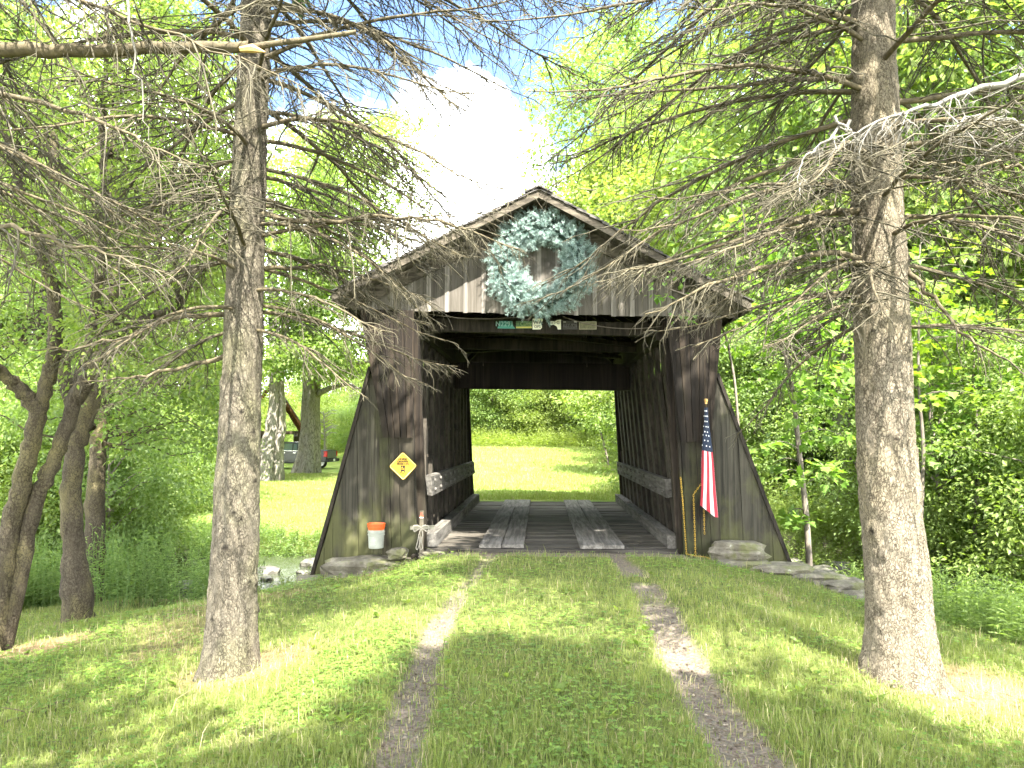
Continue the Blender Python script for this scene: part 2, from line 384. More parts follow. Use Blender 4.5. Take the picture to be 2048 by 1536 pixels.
soil = g.ramp(g.noise(38, detail=7, rough=.75), [(.3, (.045, .033, .02)), (.5, (.135, .10, .06)), (.68, (.28, .22, .14))])
peb = g.n('TexVoronoi', {'Vector': g.co(), 'Scale': 55}).outputs['Color']
soil = g.mix(.35, soil, g.n('HueSaturation', {'Saturation': .2, 'Value': .2, 'Color': peb}).outputs[0])
grn = g.ramp(g.noise(9, detail=6, rough=.7), [(.3, (.05, .07, .02)), (.5, (.095, .115, .032)), (.7, (.15, .15, .06))])
farg = g.ramp(g.noise(1.1, detail=8, rough=.75), [(.3, (.09, .16, .025)), (.5, (.15, .21, .04)), (.7, (.24, .25, .08))])
yy = g.n('SeparateXYZ', {0: g.co()}).outputs[1]
grn = g.mix(g.mapr(yy, 15, 19), grn, farg)
lt = g.n('Attribute', attribute_name='litter').outputs['Fac']
lit = g.ramp(g.noise(60, (1, 1, 1), 6, .8), [(.3, (.085, .055, .03)), (.5, (.20, .135, .07)), (.7, (.34, .26, .15))])
c = g.mix(g.math('MULTIPLY', lt, .9), grn, lit)
ab = g.math('ADD', g.attr(), g.mapr(g.noise(14, detail=5), .3, .7, -.25, .25))
c = g.mix(g.mapr(ab, .3, .85), c, soil)
hgt = g.math('ADD', g.noise(40, detail=6, rough=.7), g.math('MULTIPLY', g.n('TexVoronoi', {'Vector': g.co(), 'Scale': 55}).outputs['Distance'], .6))
M['ground'] = g.end(g.bsdf(c, .95, g.bump(hgt, .7, .03), .1))
gr = t.build('ground', M['ground'], smooth=True); struct(gr)
a = gr.data.attributes.new('litter', 'FLOAT', 'POINT'); a.data.foreach_set('value', litter(X, Y).ravel().astype(np.float32))

g = G('creek_water')
w1 = g.noise(5, (1, .55, 1), 5, .6, .4)
M['water'] = g.end(g.bsdf((.035, .04, .025), .06, g.bump(w1, .55, .06), .5))
t = MB(); wx = np.linspace(-45, 45, 91); 
for i in range(90):
    t.add([(wx[i], 11.5, -1.16), (wx[i + 1], 11.5, -1.16), (wx[i + 1], 19.5, -1.16), (wx[i], 19.5, -1.16)], [(0, 1, 2, 3)])
struct(t.build('creek_water', M['water']))

# ------------------------------------------------------------------ covered bridge
def BW(V):
    """the old frame has racked a little: leans left, its right side has sunk"""
    V = V.copy(); z = V[:, 2]; t_ = np.clip(z / 3.4, 0, 1)
    x0 = V[:, 0].copy(); V[:, 0] = x0 - .05 * np.clip(z, 0, 3.4); V[:, 2] = z - .03 * x0 * t_ * (1 - sm(12, 18, V[:, 1]) * .6); return V
rnd = random.Random(4)
Y0, Y1 = 10.95, 18.85
br = thing('covered_bridge', (0, Y0, 0), 'old brown wooden covered bridge over the creek, seen straight into its open portal', 'bridge')
def part(mb, name, mat, parent=br): return mb.build(name, M[mat] if isinstance(mat, str) else mat, parent, warp=BW)
SL = 1.53 / 2.9
rz = lambda x: 5.16 - SL * abs(x)
# deck and runners
t = MB(); y = Y0
while y < Y1 - .05:
    w = rnd.uniform(.17, .27); w = min(w, Y1 - y)
    dz = rnd.uniform(-.008, .006); sx = rnd.uniform(-.02, .02)
    t.box((sx, y + w / 2, -.03 + dz), (3.62, w - rnd.uniform(.012, .03), .06), col=rnd.random()); y += w
part(t, 'deck', 'deck')
for sx in (-1, 1):
    for k in (0, 1):
        t = MB(); xc = sx * (.565 + .33 * k); y = Y0 + .02 + rnd.uniform(0, .05)
        for L in ((2.6, 3.1, 2.1) if k else (3.4, 2.5, 1.9)):
            e = min(y + L, Y1 - .02)
            if e > y + .2: t.box((xc + rnd.uniform(-.008, .008), (y + e) / 2, .028), (.315, e - y - .012, .05), col=rnd.random())
            y = e
        part(t, 'runner_plank', 'runner')
# curbs, chords and guard timbers
for sx in (-1, 1):
    t = MB(); y = Y0 + .12
    for L in (2.9, 2.6, 2.2): t.box((sx * 1.76, y + L / 2, .095 + rnd.uniform(-.01, .01)), (.16, L - .02, .19), col=rnd.random(), jit=.006); y += L
    part(t, 'curb_timber', 'guard')
    t = MB(); t.box((sx * 1.80, (Y0 + Y1) / 2 + .1, .86), (.09, 7.2, .29), col=.3, jit=.01)
    for k in range(11):
        for z in (.79, .93): t.lathe([(.0, .03), (.03, .028), (.034, 0)], (sx * 1.755, Y0 + .7 + k * .66, z), 8, axis=[[0, 0, -sx], [0, 1, 0], [sx, 0, 0]], col=.2)
    part(t, 'guard_timber', 'guard')
    t = MB(); t.box((sx * 1.80, (Y0 + Y1) / 2 + .1, 3.28), (.11, 7.5, .34), col=.4)
    part(t, 'upper_chord', 'inner')
    t = MB(); t.box((sx * 2.02, (Y0 + Y1) / 2, 3.55), (.2, 7.7, .2), col=.4)
    part(t, 'wall_plate', 'inner')
    for ye in (Y0 + .13, Y1 - .13): t = MB(); t.box((sx * 1.885, ye, 1.62), (.15, .10, 3.5), col=.4); part(t, 'end_post', 'flare')
    # plank lattice: two crossing layers pinned with wooden pegs
    t = MB(); ya, yb, za, zb = Y0 + .2, Y1 - .05, -.35, 3.42; run = 1.35
    for lay, dr in ((0, 1), (1, -1)):
        y = ya - run
        while y < yb + run:
            p, q = (y, za), (y + dr * run, zb)
            lo, hi = 0., 1.; dy = q[0] - p[0]
            for lim in (ya, yb):
                tt = (lim - p[0]) / dy
                if (lim == ya) == (dy > 0): lo = max(lo, tt)
                else: hi = min(hi, tt)
            if hi - lo > .06:
                A = (sx * (1.90 + .085 * lay), p[0] + dy * lo, za + (zb - za) * lo); B = (sx * (1.90 + .085 * lay), p[0] + dy * hi, za + (zb - za) * hi)
                t.bar(A, B, .21, .065, up=(1, 0, 0), col=rnd.random())
                if lay == 0:
                    for zz in (.35, 1.3, 1.75, 2.6, 2.95):
                        f = (zz - za) / (zb - za)
                        if lo < f < hi: t.box((sx * 1.862, p[0] + dy * f + rnd.uniform(-.05, .05), zz), (.02, .04, .04), col=1)
            y += .70
    part(t, 'lattice_truss', 'lattice')
    # outer vertical siding with an open slot under the chord
    t = MB(); y = Y0 + .2
    while y < Y1:
        w = rnd.uniform(.2, .28)
        t.box((sx * 2.10, y + w / 2, 1.12), (.03, w - (rnd.uniform(.004, .012)), 3.2 + rnd.uniform(-.05, .05)), col=rnd.random())
        t.box((sx * 2.10, y + w / 2, 3.55), (.03, w - .004, .84), col=rnd.random()); y += w
    part(t, 'siding', 'flare')
    t = MB(); t.box((sx * 1.85, (Y0 + Y1) / 2, -.28), (.3, 8.3, .42)); part(t, 'bottom_chord', 'inner')
for y in np.arange(Y0 + .4, Y1, 1.0):
    t = MB(); t.box((0, y, -.21), (3.7, .2, .28)); part(t, 'floor_beam', 'inner')
# roof frame
for y in np.arange(Y0 + .1, Y1 + .2, .62):
    for sx in (-1, 1):
        t = MB(); t.bar((sx * .02, y, rz(0) - .2), (sx * 2.75, y, rz(2.75) - .2), .06, .13, up=(0, 0, 1), col=rnd.random()); part(t, 'rafter', 'inner')
for y in (11.45, 13.7, 18.1):
    t = MB(); t.box((0, y, 3.29), (3.75, .13, .2), col=rnd.random()); part(t, 'tie_beam', 'inner')
t = MB(); t.box((0, 15.98, 2.90), (3.72, .13, .56), col=.1, jit=.008); part(t, 'cross_board', 'flare')
for ya, yb in ((11.55, 13.6), (13.8, 15.9)):
    for sx in (-1, 1):
        t = MB(); t.bar((sx * 1.7, ya, 3.36 + .04 * sx), (-sx * 1.7, yb, 3.36 + .04 * sx), .1, .07); part(t, 'brace', 'inner')
for y in (Y0 + .75, Y0 + 4.2, Y1 - .8):
    for sx in (-1, 1):
        t = MB(); t.bar((sx * 1.78, y, 3.42), (sx * .75, y, rz(.75) - .3), .09, .07, up=(0, 1, 0)); part(t, 'brace', 'inner')
for px in (-1.22, .98):
    t = MB(); t.tubes([(px, 15.85, 3.1), (px, 15.85, 4.5)], [.009, .009], 5); part(t, 'hanger_rod', 'rust')
# roof
t = MB(); RYa, RYb = Y0 - .42, Y1 + .42
for sx in (-1, 1):
    t.prism([(0, rz(0) - .035), (sx * 2.93, rz(2.93) - .035), (sx * 2.93, rz(2.93) - .10), (0, rz(0) - .10)][::sx], RYa, RYb, col=.4)
roof = part(t, 'roof', 'roofside')
t = MB()
for sx in (-1, 1):
    for k in range(17):
        xa = 3.0 - k * .18; xb = xa - .30
        y = RYa - .05
        while y < RYb:
            w = rnd.uniform(.12, .26); e = rnd.uniform(-.02, .03)
            A = (sx * (xa + e), y + w / 2, rz(xa + e) + .012 + rnd.uniform(0, .016)); B = (sx * max(xb, .0), y + w / 2, rz(max(xb, 0)) - .012)
            t.bar(A, B, w - .006, .018, up=(sx * .46, 0, .88), col=rnd.random()); y += w
for sx in (-1, 1):
    y = RYa - .07
    while y < RYb:
        t.bar((0, y + .12, rz(0) + .03), (sx * .2, y + .12, rz(.2) + .045), .23, .02, up=(sx * .4, 0, .9), col=rnd.random()); y += .24
part(t, 'shingles', 'shingle', roof)
for sx in (-1, 1):
    for ye, nm in ((RYa - .013, 1), (RYb + .013, -1)):
        t = MB(); poly = [(0, rz(0) - .02), (sx * 2.97, rz(2.97) - .02), (sx * 2.97, rz(2.97) - .13), (0, rz(0) - .135)]
        t.prism(poly[::sx], ye - .011, ye + .011, col=.7); part(t, 'barge_board', 'roofside')
    t = MB(); t.box((sx * 2.955, (RYa + RYb) / 2, rz(2.955) - .09), (.022, RYb - RYa, .11), col=.4); part(t, 'eave_board', 'roofside')
    t = MB(); poly = [(sx * .0, rz(0) - .115), (sx * 2.86, rz(2.86) - .115), (sx * 2.86, 3.44), (sx * 2.74, 3.40), (0, rz(0) - .345)]
    t.prism(poly[::sx], Y0 - .075, Y0 - .045, col=.3); part(t, 'frieze_board', 'roofside')
# gables (near and far)
for yg, sg in ((Y0, -1), (Y1, 1)):
    t = MB(); b = MB(); n = 20; wd = 5.44 / n
    for i in range(n):
        xa = -2.72 + i * wd; xb = xa + wd; zt = lambda x: rz(x) - .11; bot = 3.42 + rnd.uniform(-.008, .008)
        poly = [(xa + .002, bot), (xb - .002, bot), (xb - .002, zt(xb)), (xa + .002, zt(xa))]
        t.prism(poly, yg - .02, yg + .005, col=rnd.random())
        if i:
            b.prism([(xa - .032, bot - .012), (xa + .032, bot - .012), (xa + .032, zt(xa) - .04), (xa - .032, zt(xa) - .04)], yg + sg * .021 - .011, yg + sg * .021 + .0, col=rnd.random())
    gb = part(t, 'gable', 'gable'); part(b, 'battens', 'batten', gb)
# portal posts, flared upper panels and boarded wings
for yg, sg in ((Y0, 1), (Y1, -1)):
    for sx in (-1, 1):
        t = MB(); t.box((sx * 2.19, yg + sg * .19, 1.55), (.44, .28, 4.1)); cuts = [1.95, 2.16, 2.30, 2.44]
        for a_, b_ in zip(cuts[:-1], cuts[1:]):
            t.prism([(sx * (a_ + .003), -.45), (sx * (b_ - .003), -.45), (sx * (b_ - .003), 1.75), (sx * (a_ + .003), 1.75)][::sx], yg + sg * .0 - .015, yg + sg * .02 + .015 , col=rnd.random())
        t.box((sx * 1.935, yg + sg * .16, 1.5), (.03, .34, 4.1), col=rnd.random())
        part(t, 'portal_post', 'post')
        t = MB(); K = 5
        for k in range(K):
            fa, fb = k / K, (k + 1) / K
            ti, to, bi, bo = 1.84, 2.66, 1.94, 2.37
            g_ = .004
            P = [(bi + (bo - bi) * fa + g_, 1.57 + .01 * rnd.random()), (bi + (bo - bi) * fb - g_, 1.57), (ti + (to - ti) * fb - g_, 3.42), (ti + (to - ti) * fa + g_, 3.42)]
            t.prism([(sx * x, z) for x, z in P][::sx], yg - sg * .045 - .014 - rnd.uniform(0, .008), yg - sg * .045 + .014, col=rnd.random())
        t.prism([(sx * x, z) for x, z in [(1.96, 1.6), (2.35, 1.6), (2.62, 3.40), (1.87, 3.40)]][::sx], yg - sg * .03, yg + sg * .2, col=.1)
        part(t, 'flared_panel', 'flare')
        t = MB(); xs = [2.40, 2.58, 2.80, 3.0, 3.2, 3.34, 3.5]
        top = lambda x: 2.55 - (x - 2.56) * 3.2 if x > 2.56 else 2.55
        for a_, b_ in zip(xs[:-1], xs[1:]):
            P = [(a_ + .0015, -.95), (b_ - .0015, -.95), (b_ - .0015, top(b_)), (a_ + .0015, top(a_))]
            dy = rnd.uniform(-.012, .012)
            t.prism([(sx * x, z) for x, z in P][::sx], yg + sg * .13 - .014 + dy, yg + sg * .13 + .014 + dy, col=rnd.random())
        wg = part(t, 'boarded_wing', 'wing')
        t = MB(); t.bar((sx * 2.565, yg + sg * .17, 2.6), (sx * 3.57, yg + sg * .17, -.62), .05, .16, up=(0, 1, 0), col=.1); part(t, 'wing_edge', 'inner', wg)
        t = MB(); t.bar((sx * 2.3, yg + sg * .32, 2.9), (sx * 3.3, yg + sg * .30, -.6), .16, .16, up=(0, 1, 0), col=.3); part(t, 'wing_brace', 'inner')
# sagging electric cable under the gable
for a_, b_, sg_ in ((-1.7, -.15, .06), (.35, 2.2, .16)):
    t = MB(); q = np.linspace(0, 1, 14); P = np.stack([a_ + (b_ - a_) * q, np.full(14, 11.1), 3.41 - sg_ * 4 * q * (1 - q)], 1); t.tubes(P, np.full(14, .007), 5); part(t, 'cable', 'rust')

# stone abutments under the bridge ends
def rock(mb, c, d, seed, rz_=0., m=0, sub=3, rough=.18):
    import bmesh
    bm = bmesh.new(); bmesh.ops.create_icosphere(bm, subdivisions=sub, radius=1)
    v = np.array([x.co[:] for x in bm.verts]); f = [tuple(q.index for q in p.verts) for p in bm.faces]; bm.free()
    p = 4.6; n = (np.abs(v) ** p).sum(1) ** (1 / p); v = v / n[:, None]
    k = np.array([mnoise.noise(Vector(q) * 1.4 + Vector((seed * 3.1, seed, 0))) + .4 * mnoise.noise(Vector(q) * 4 + Vector((0, seed, 7))) for q in v])
    v = v * (1 + rough * k)[:, None] * np.array(d)
    c_, s_ = math.cos(rz_), math.sin(rz_); v = v @ np.array([[c_, -s_, 0], [s_, c_, 0], [0, 0, 1]]).T
    mb.add(v + np.array(c), f, m, rnd.random())
g = G('mossy_field_stone')
sn = g.noise(5, detail=8, rough=.7)
c = g.ramp(sn, [(.3, (.055, .048, .035)), (.5, (.12, .108, .082)), (.7, (.23, .21, .165))])
c = g.mix(g.mapr(g.noise(3.2, detail=6, rough=.65), .5, .62, 0, .8), c, (.095, .10, .035))
c = g.mix(g.mapr(g.noise(11, detail=3), .68, .73, 0, .5), c, (.34, .34, .30))
M['stone'] = g.end(g.bsdf(c, .9, g.bump(g.noise(14, detail=8, rough=.75), .8, .03), .2))
for yb, lab in ((11.55, 'low wall of stacked field stone carrying the near end of the bridge'), (18.55, 'low wall of stacked field stone carrying the far end of the bridge')):
    ab = thing('stone_abutment', (0, yb, -1.5), lab, 'abutment')
    t = MB()
    for z in (-1.4, -1.05, -.72):
        x = -3.3 + rnd.uniform(0, .3)
        while x < 3.3:
            w = rnd.uniform(.4, .8); rock(t, (x + w / 2, yb, z), (w / 2 * .98, .32, .19), rnd.random() * 50, sub=2); x += w
    t.build('stones', M['stone'], ab, smooth=False)

# loose flat stones beside the portal
SG = 'field stones of the bank wall beside the portal'
def stone(u, v, Y, d, label, rz_=0, dz=0, grp=SG):
    p = at(u, v, Y); t = MB(); rock(t, (0, 0, 0), d, rnd.random() * 90, rz_, rough=.34)
    o = t.build('field_stone', M['stone'], smooth=False); o.location = (p[0], Y, p[2] + dz - d[2] * .15); tag(o, label, 'stone', grp); return o
stone(735, 1128, 10.65, (.62, .34, .17), 'broad flat mossy slab that the bucket stands on', .15, -.06)
stone(650, 1160, 10.6, (.42, .3, .12), 'thin low slab at the outer foot of the left wing', .3, -.05)
stone(795, 1106, 10.62, (.13, .1, .08), 'small round stone at the foot of the left portal post')
stone(862, 1108, 10.6, (.16, .1, .05), 'flat pebble-grey stone just right of the wooden cross')
stone(1475, 1100, 10.72, (.36, .2, .13), 'tilted flat slab on top, against the right wing boards', -.2)
stone(1480, 1130, 10.6, (.42, .22, .10), 'long low stone underneath the tilted slab at the right wing', .1)
stone(1560, 1142, 10.5, (.42, .24, .11), 'mossy stone midway along the right bank wall', -.1)
stone(1635, 1156, 10.35, (.36, .24, .10), 'brown littered stone right of the middle of the bank wall', .2)
stone(1690, 1174, 10.1, (.34, .25, .09), 'flat pale ledge stone beside the right spruce trunk', .1)
stone(1735, 1196, 9.7, (.30, .25, .08), 'lowest grey stone at the end of the right bank wall, partly behind the spruce')
# creek rocks
g = G('wet_creek_stone'); M['wetstone'] = g.end(g.bsdf(g.ramp(g.noise(6, detail=7, rough=.7), [(.35, (.025, .024, .018)), (.65, (.10, .095, .075))]), .55, g.bump(g.noise(14, detail=6), .6, .03), .4))
CR = 'rocks in the creek bed'
def creek_rock(x, y, s, lab):
    t = MB(); rock(t, (0, 0, 0), (s, s * .7, s * .45), rnd.random() * 90, rnd.random() * 3, sub=2, rough=.3); o = t.build('creek_rock', M['wetstone'], smooth=False); o.location = (x, y, max(-1.2, gz(x, y)) + .05); tag(o, lab, 'rock', CR)
for k in range(46):
    left = k % 3 == 0
    creek_rock(rnd.uniform(-7.5, -3.6) if left else rnd.uniform(3.2, 9.5), rnd.uniform(13.2, 17.4), rnd.uniform(.12, .32), 'grey rock lying in the creek left of the bridge' if left else 'pale rock lying in the creek bed right of the bridge')

# ------------------------------------------------------------------ props at the portal
# hanging wreath
wp = at(1083, 528, 10.78)
wr = thing('wreath', (wp[0], 10.78, wp[2]), 'big frosted blue-green spruce wreath hung on the gable above the portal', 'wreath')
rg = np.random.default_rng(11)
t = MB(); th = np.linspace(0, 2 * math.pi, 49); R0 = .555
t.tubes(np.stack([R0 * np.cos(th), 0 * th, R0 * np.sin(th)], 1), np.full(49, .09), 8)
t.build('wire_ring', plain('dark_green_core', (.02, .04, .03), .8), wr, local=True)
NS = 2300; a = rg.uniform(0, 2 * math.pi, NS); ph = rg.uniform(0, 2 * math.pi, NS); tr = .195 * (1 + .3 * np.sin(a * 7 + 1) * np.sin(a * 4) + .18 * np.sin(ph * 2 + a * 11)) * rg.uniform(.55, 1.0, NS)
er = np.stack([np.cos(a), 0 * a, np.sin(a)], 1); et = np.stack([-np.sin(a), 0 * a, np.cos(a)], 1); ey = np.array([0, -1., 0])
nrm = er * np.cos(ph)[:, None] + ey * np.sin(ph)[:, None] * .95
C = er * R0 + nrm * tr[:, None]; C[:, 1] = np.minimum(C[:, 1], .11)
D = nrm + et * rg.uniform(-.2, 1.1, NS)[:, None] + rg.normal(0, .35, (NS, 3)); D /= np.linalg.norm(D, axis=1, keepdims=True)
L = rg.uniform(.07, .15, NS); K = 44
t = MB(); t.tubes(np.stack([C, C + D * L[:, None]], 1), np.stack([np.full(NS, .003), np.full(NS, .0015)], 1), 3, col=.1)
u = rg.uniform(0, 1, (NS, K)); B = C[:, None] + D[:, None] * (L[:, None] * u)[..., None]
rr = rg.normal(0, 1, (NS, K, 3)); ax = np.cross(rr, D[:, None]); ax /= np.linalg.norm(ax, axis=2, keepdims=True)
ND = ax * .85 + D[:, None] * .75
t.leaves(B.reshape(-1, 3), ND.reshape(-1, 3), rg.normal(0, 1, (NS * K, 3)), rg.uniform(.03, .05, NS * K), [(0, 0, 0), (.038, .4, 0), (0, 1, 0), (-.038, .4, 0)], [(0, 1, 2, 3)], col=np.clip(np.repeat(rg.uniform(0, 1, NS), K) * .7 + u.ravel() * .35, 0, 1))
t.build('needles', M['wreath'], wr, local=True)

# warning sign
sp = at(806, 932, 10.865)
sg = thing('road_sign', (sp[0], 10.865, sp[2]), 'yellow diamond sign about horse drawn vehicles on the left portal post', 'sign')
hd = .2; a2 = np.radians(np.arange(0, 360, 10)); 
def diamond(r, c=.03):
    p = []
    for k, (cx_, cz_) in enumerate([(1, 0), (0, 1), (-1, 0), (0, -1)]):
        for q in np.linspace(-45, 45, 5): an = math.radians(k * 90 + q); p.append((cx_ * (r - c * 1.41) + c * math.cos(an), cz_ * (r - c * 1.41) + c * math.sin(an)))
    return p
tl = lambda p: [(x * math.cos(.03) - z * math.sin(.03), x * math.sin(.03) + z * math.cos(.03)) for x, z in p]
t = MB(); t.prism(tl(diamond(.205)), -.002, .004); t.build('plate', plain('sign_yellow', (.62, .38, .008), .35, var=.05), sg, local=True)
t = MB()
outer, inner = tl(diamond(.196, .026)), tl(diamond(.189, .023)); n = len(outer)
t.add([(x, -.0045, z) for x, z in outer] + [(x, -.0045, z) for x, z in inner], [(i, (i + 1) % n, (i + 1) % n + n, i + n) for i in range(n)]); t.build('border', plain('sign_border', (.9, .78, .35), .4), sg, local=True)
t = MB()
for k, w_ in enumerate(('HORSE', 'DRAWN', 'VEHICLES')): add_text(t, w_, .042, (-.003, -.005, .098 - k * .035), .98, bold=.0022)
t.build('lettering', plain('sign_brown_print', (.03, .012, .006), .7), sg, local=True)
t = MB()   # pictogram: a buggy seen from behind
def r2(x0, z0, x1, z1): t.box(((x0 + x1) / 2, -.005, (z0 + z1) / 2 - .01), (x1 - x0, .003, z1 - z0))
r2(-.036, .006, .036, .016); r2(-.030, .0, .030, .006); r2(-.031, -.082, -.019, .0); r2(.017, -.082, .031, .0); r2(-.019, -.068, .017, -.044); r2(-.006, -.044, .004, -.018); r2(-.012, -.026, .010, -.02)
r2(-.043, -.094, .043, -.086); r2(-.045, -.114, -.037, -.074); r2(.037, -.114, .045, -.074); r2(-.012, -.112, -.006, -.094); r2(.006, -.112, .012, -.094); r2(.0, -.02, .018, .0)
t.build('pictogram', M['post'].copy() if False else plain('sign_dark_print', (.02, .009, .005), .7), sg, local=True)

# old licence plates nailed to the first tie beam
LP = 'old licence plates nailed to the tie beam'
def plate(u0, u1, v0, v1, mat, label, tilt=0., shape=None):
    c = at((u0 + u1) / 2, (v0 + v1) / 2, 11.36); s_ = 11.36 / 1500; w, h = (u1 - u0) * s_, (v1 - v0) * s_
    o = thing('licence_plate', (c[0], 11.36, c[2]), label, 'plate', LP); o.rotation_euler = (0, tilt, 0)
    t = MB(); P = shape or [(-.5, -.5), (.5, -.5), (.5, .5), (-.5, .5)]; t.prism([(x * w, z * h) for x, z in P], -.002, .003); t.build('plate', mat, o, local=True)
    return o, w, h
def ltr(o, items, mat):
    t = MB()
    for txt, sz, x, z, ww in items: add_text(t, txt, sz, (x, -.0045, z), ww, bold=.001)
    t.build('lettering', mat, o, local=True)
o, w, h = plate(995, 1031, 642, 657, plain('plate_green', (.05, .22, .17), .5), 'bent green licence plate with pale digits, farthest left on the beam', .02, [(-.5, -.5), (.5, -.5), (.36, -.1), (.33, .5), (-.42, .5)])
ltr(o, [('N2291', .105, -.03, .008, .95)], plain('plate_pale_green_print', (.45, .66, .58), .5))
o, w, h = plate(1032, 1064, 642, 657, plain('plate_dark_green', (.06, .13, .045), .5), 'green plate with a yellow bottom stripe, second from the left on the beam')
ltr(o, [('=', .07, -.10, .014, 1.4), ('Candy', .085, .03, .012, .8)], plain('plate_green_print', (.30, .42, .14), .5))
t = MB(); t.box((0, -.004, -h * .36), (w, .003, h * .2)); t.build('stripe', plain('plate_yellow', (.42, .38, .08), .5), o, local=True)
o, w, h = plate(1065, 1086, 637, 659, plain('plate_cream', (.62, .62, .48), .5), 'cream white plate with black letters, half torn away', 0, [(-.5, -.5), (.25, -.5), (.42, -.3), (.3, 0), (.5, .35), (.45, .5), (-.5, .5)])
ltr(o, [('WA', .095, -.002, .022, .85), ('OPS', .062, -.005, -.042, .9)], plain('plate_black_print', (.02, .02, .02), .5))
o, w, h = plate(1101, 1122, 639, 659, plain('plate_chipped_white', (.66, .65, .52), .5), 'peeling white scrap of a plate right of the wreath bottom', 0, [(.2, -.5), (.5, -.5), (.5, .5), (.1, .45), (-.1, .3), (-.5, .35), (-.48, -.05), (-.2, -.0), (.1, -.2)])
ltr(o, [('B', .05, -.055, .022, .9), ('O', .045, -.018, .022, .8), ('G', .07, .035, .025, .9)], plain('plate_black_print_worn', (.02, .02, .02), .5))
o, w, h = plate(1125, 1155, 642, 659, plain('plate_rust_black', (.028, .025, .02), .6), 'nearly black plate with faint grey letters, second from the right on the beam')
ltr(o, [('RBY-926', .075, 0, -.006, .8), ('■  ■', .0001, 0, .05, .8)][:1], plain('plate_grey_print', (.14, .13, .115), .6))
stk = plain('plate_sticker', (.34, .32, .28), .6)
for sx in (-1, 1): t = MB(); t.box((sx * w * .36, -.004, h * .4), (.04, .003, .016)); t.build('sticker', stk, o, local=True)
o, w, h = plate(1158, 1193, 643, 659, plain('plate_faded_olive', (.12, .115, .06), .6, var=.4, sc=30), 'faded olive brown plate with a raised rim, farthest right on the beam')
t = MB()
for c_, d_ in (((0, -.004, h * .46), (w, .004, .012)), ((0, -.004, -h * .46), (w, .004, .012)), ((-w * .48, -.004, 0), (.012, .004, h * .8)), ((w * .48, -.004, 0), (.012, .004, h * .8))): t.box(c_, d_)
t.build('rim', plain('plate_rim', (.22, .21, .13), .6), o, local=True)

# bucket
bp = at(752, 1100, 10.72); bz = bp[2] + .03
BKS = .86
bk = thing('bucket', (bp[0], 10.72, bz), 'white plastic pail with an orange pail stacked inside, on the flat stone', 'bucket')
t = MB(); t.lathe([(0, 0), (.118, 0), (.122, .012), (.132, .21), (.14, .212), (.14, .228), (.134, .23), (.136, .255), (.143, .257), (.143, .275), (.137, .277), (.138, .30), (.132, .30)], sides=32); t.build('white_pail', plain('dirty_white_plastic', (.24, .25, .21), .5, var=.12, sc=12), bk, smooth=False, local=True)
t = MB(); t.lathe([(.128, .29), (.134, .30), (.139, .345), (.146, .347), (.146, .362), (.141, .364), (.143, .385), (.15, .387), (.15, .402), (.138, .402), (.128, .33), (.0, .33)], sides=32); t.build('orange_pail', plain('orange_plastic', (.5, .075, .008), .45, var=.1), bk, local=True)
t = MB()
for z_ in np.arange(.05, .19, .022): t.box((-.03 + .01 * math.sin(z_ * 200), -.1285, z_), (.10 - .03 * ((z_ * 90) % 1), .003, .007))
t.build('label_print', plain('faded_grey_print', (.30, .32, .30), .6), bk, local=True)

bk.scale = (BKS,) * 3
# wooden cross with a rope bow
cp = at(843, 1108, 10.55); cz = cp[2] - .05
cs = thing('wooden_cross', (cp[0], 10.55, cz), 'small wooden stake cross tied with a white rope bow at the portal', 'cross')
t = MB(); t.box((0, 0, .31), (.055, .03, .68)); t.build('stake', wood('cross_wood', (.10, .085, .06), (.22, .20, .15)), cs, local=True)
t = MB(); t.box((.015, -.028, .42), (.34, .022, .05), Matrix.Rotation(-.04, 3, 'Y')); t.build('crossbar', wood('cross_wood_grey', (.17, .16, .12), (.34, .32, .26), (2, 20, 20)), cs, local=True)
t = MB()
def loop(pts, r=.0065):
    p = np.array(pts, float); k = len(p); q = np.linspace(0, k - 1, k * 5); P = np.stack([np.interp(q, np.arange(k), p[:, i]) for i in range(3)], 1)
    for _ in range(3): P[1:-1] = (P[:-2] + P[1:-1] * 2 + P[2:]) / 4
    t.tubes(P, np.full(len(P), r), 6, col=.5)
for sx in (-1, 1):
    for q in (0, .012): loop([(0, -.05 - q, .42), (sx * .05, -.062, .45 + q), (sx * .105, -.065, .455 - q), (sx * .115, -.066, .41), (sx * .09, -.066, .37 - q), (sx * .04, -.062, .395), (0, -.05, .415)])
    loop([(0, -.052, .41), (sx * .03, -.06, .33), (sx * .022 - .02, -.063, .24), (sx * .05 - .02, -.063, .14), (sx * .022 - .03, -.063, .11), (sx * .0 - .02, -.062, .18), (sx * .015, -.06, .30)])
t.build('rope_bow', M['rope'], cs, local=True)
t = MB(); t.box((0, -.02, .575), (.045, .012, .03)); t.box((0, -.02, .61), (.02, .012, .025)); t.build('red_ornament', plain('red_ornament', (.5, .07, .03), .4), cs, local=True)
t = MB(); t.box((0, -.02, .556), (.05, .014, .012)); t.build('white_trim', M['white'], cs, local=True)

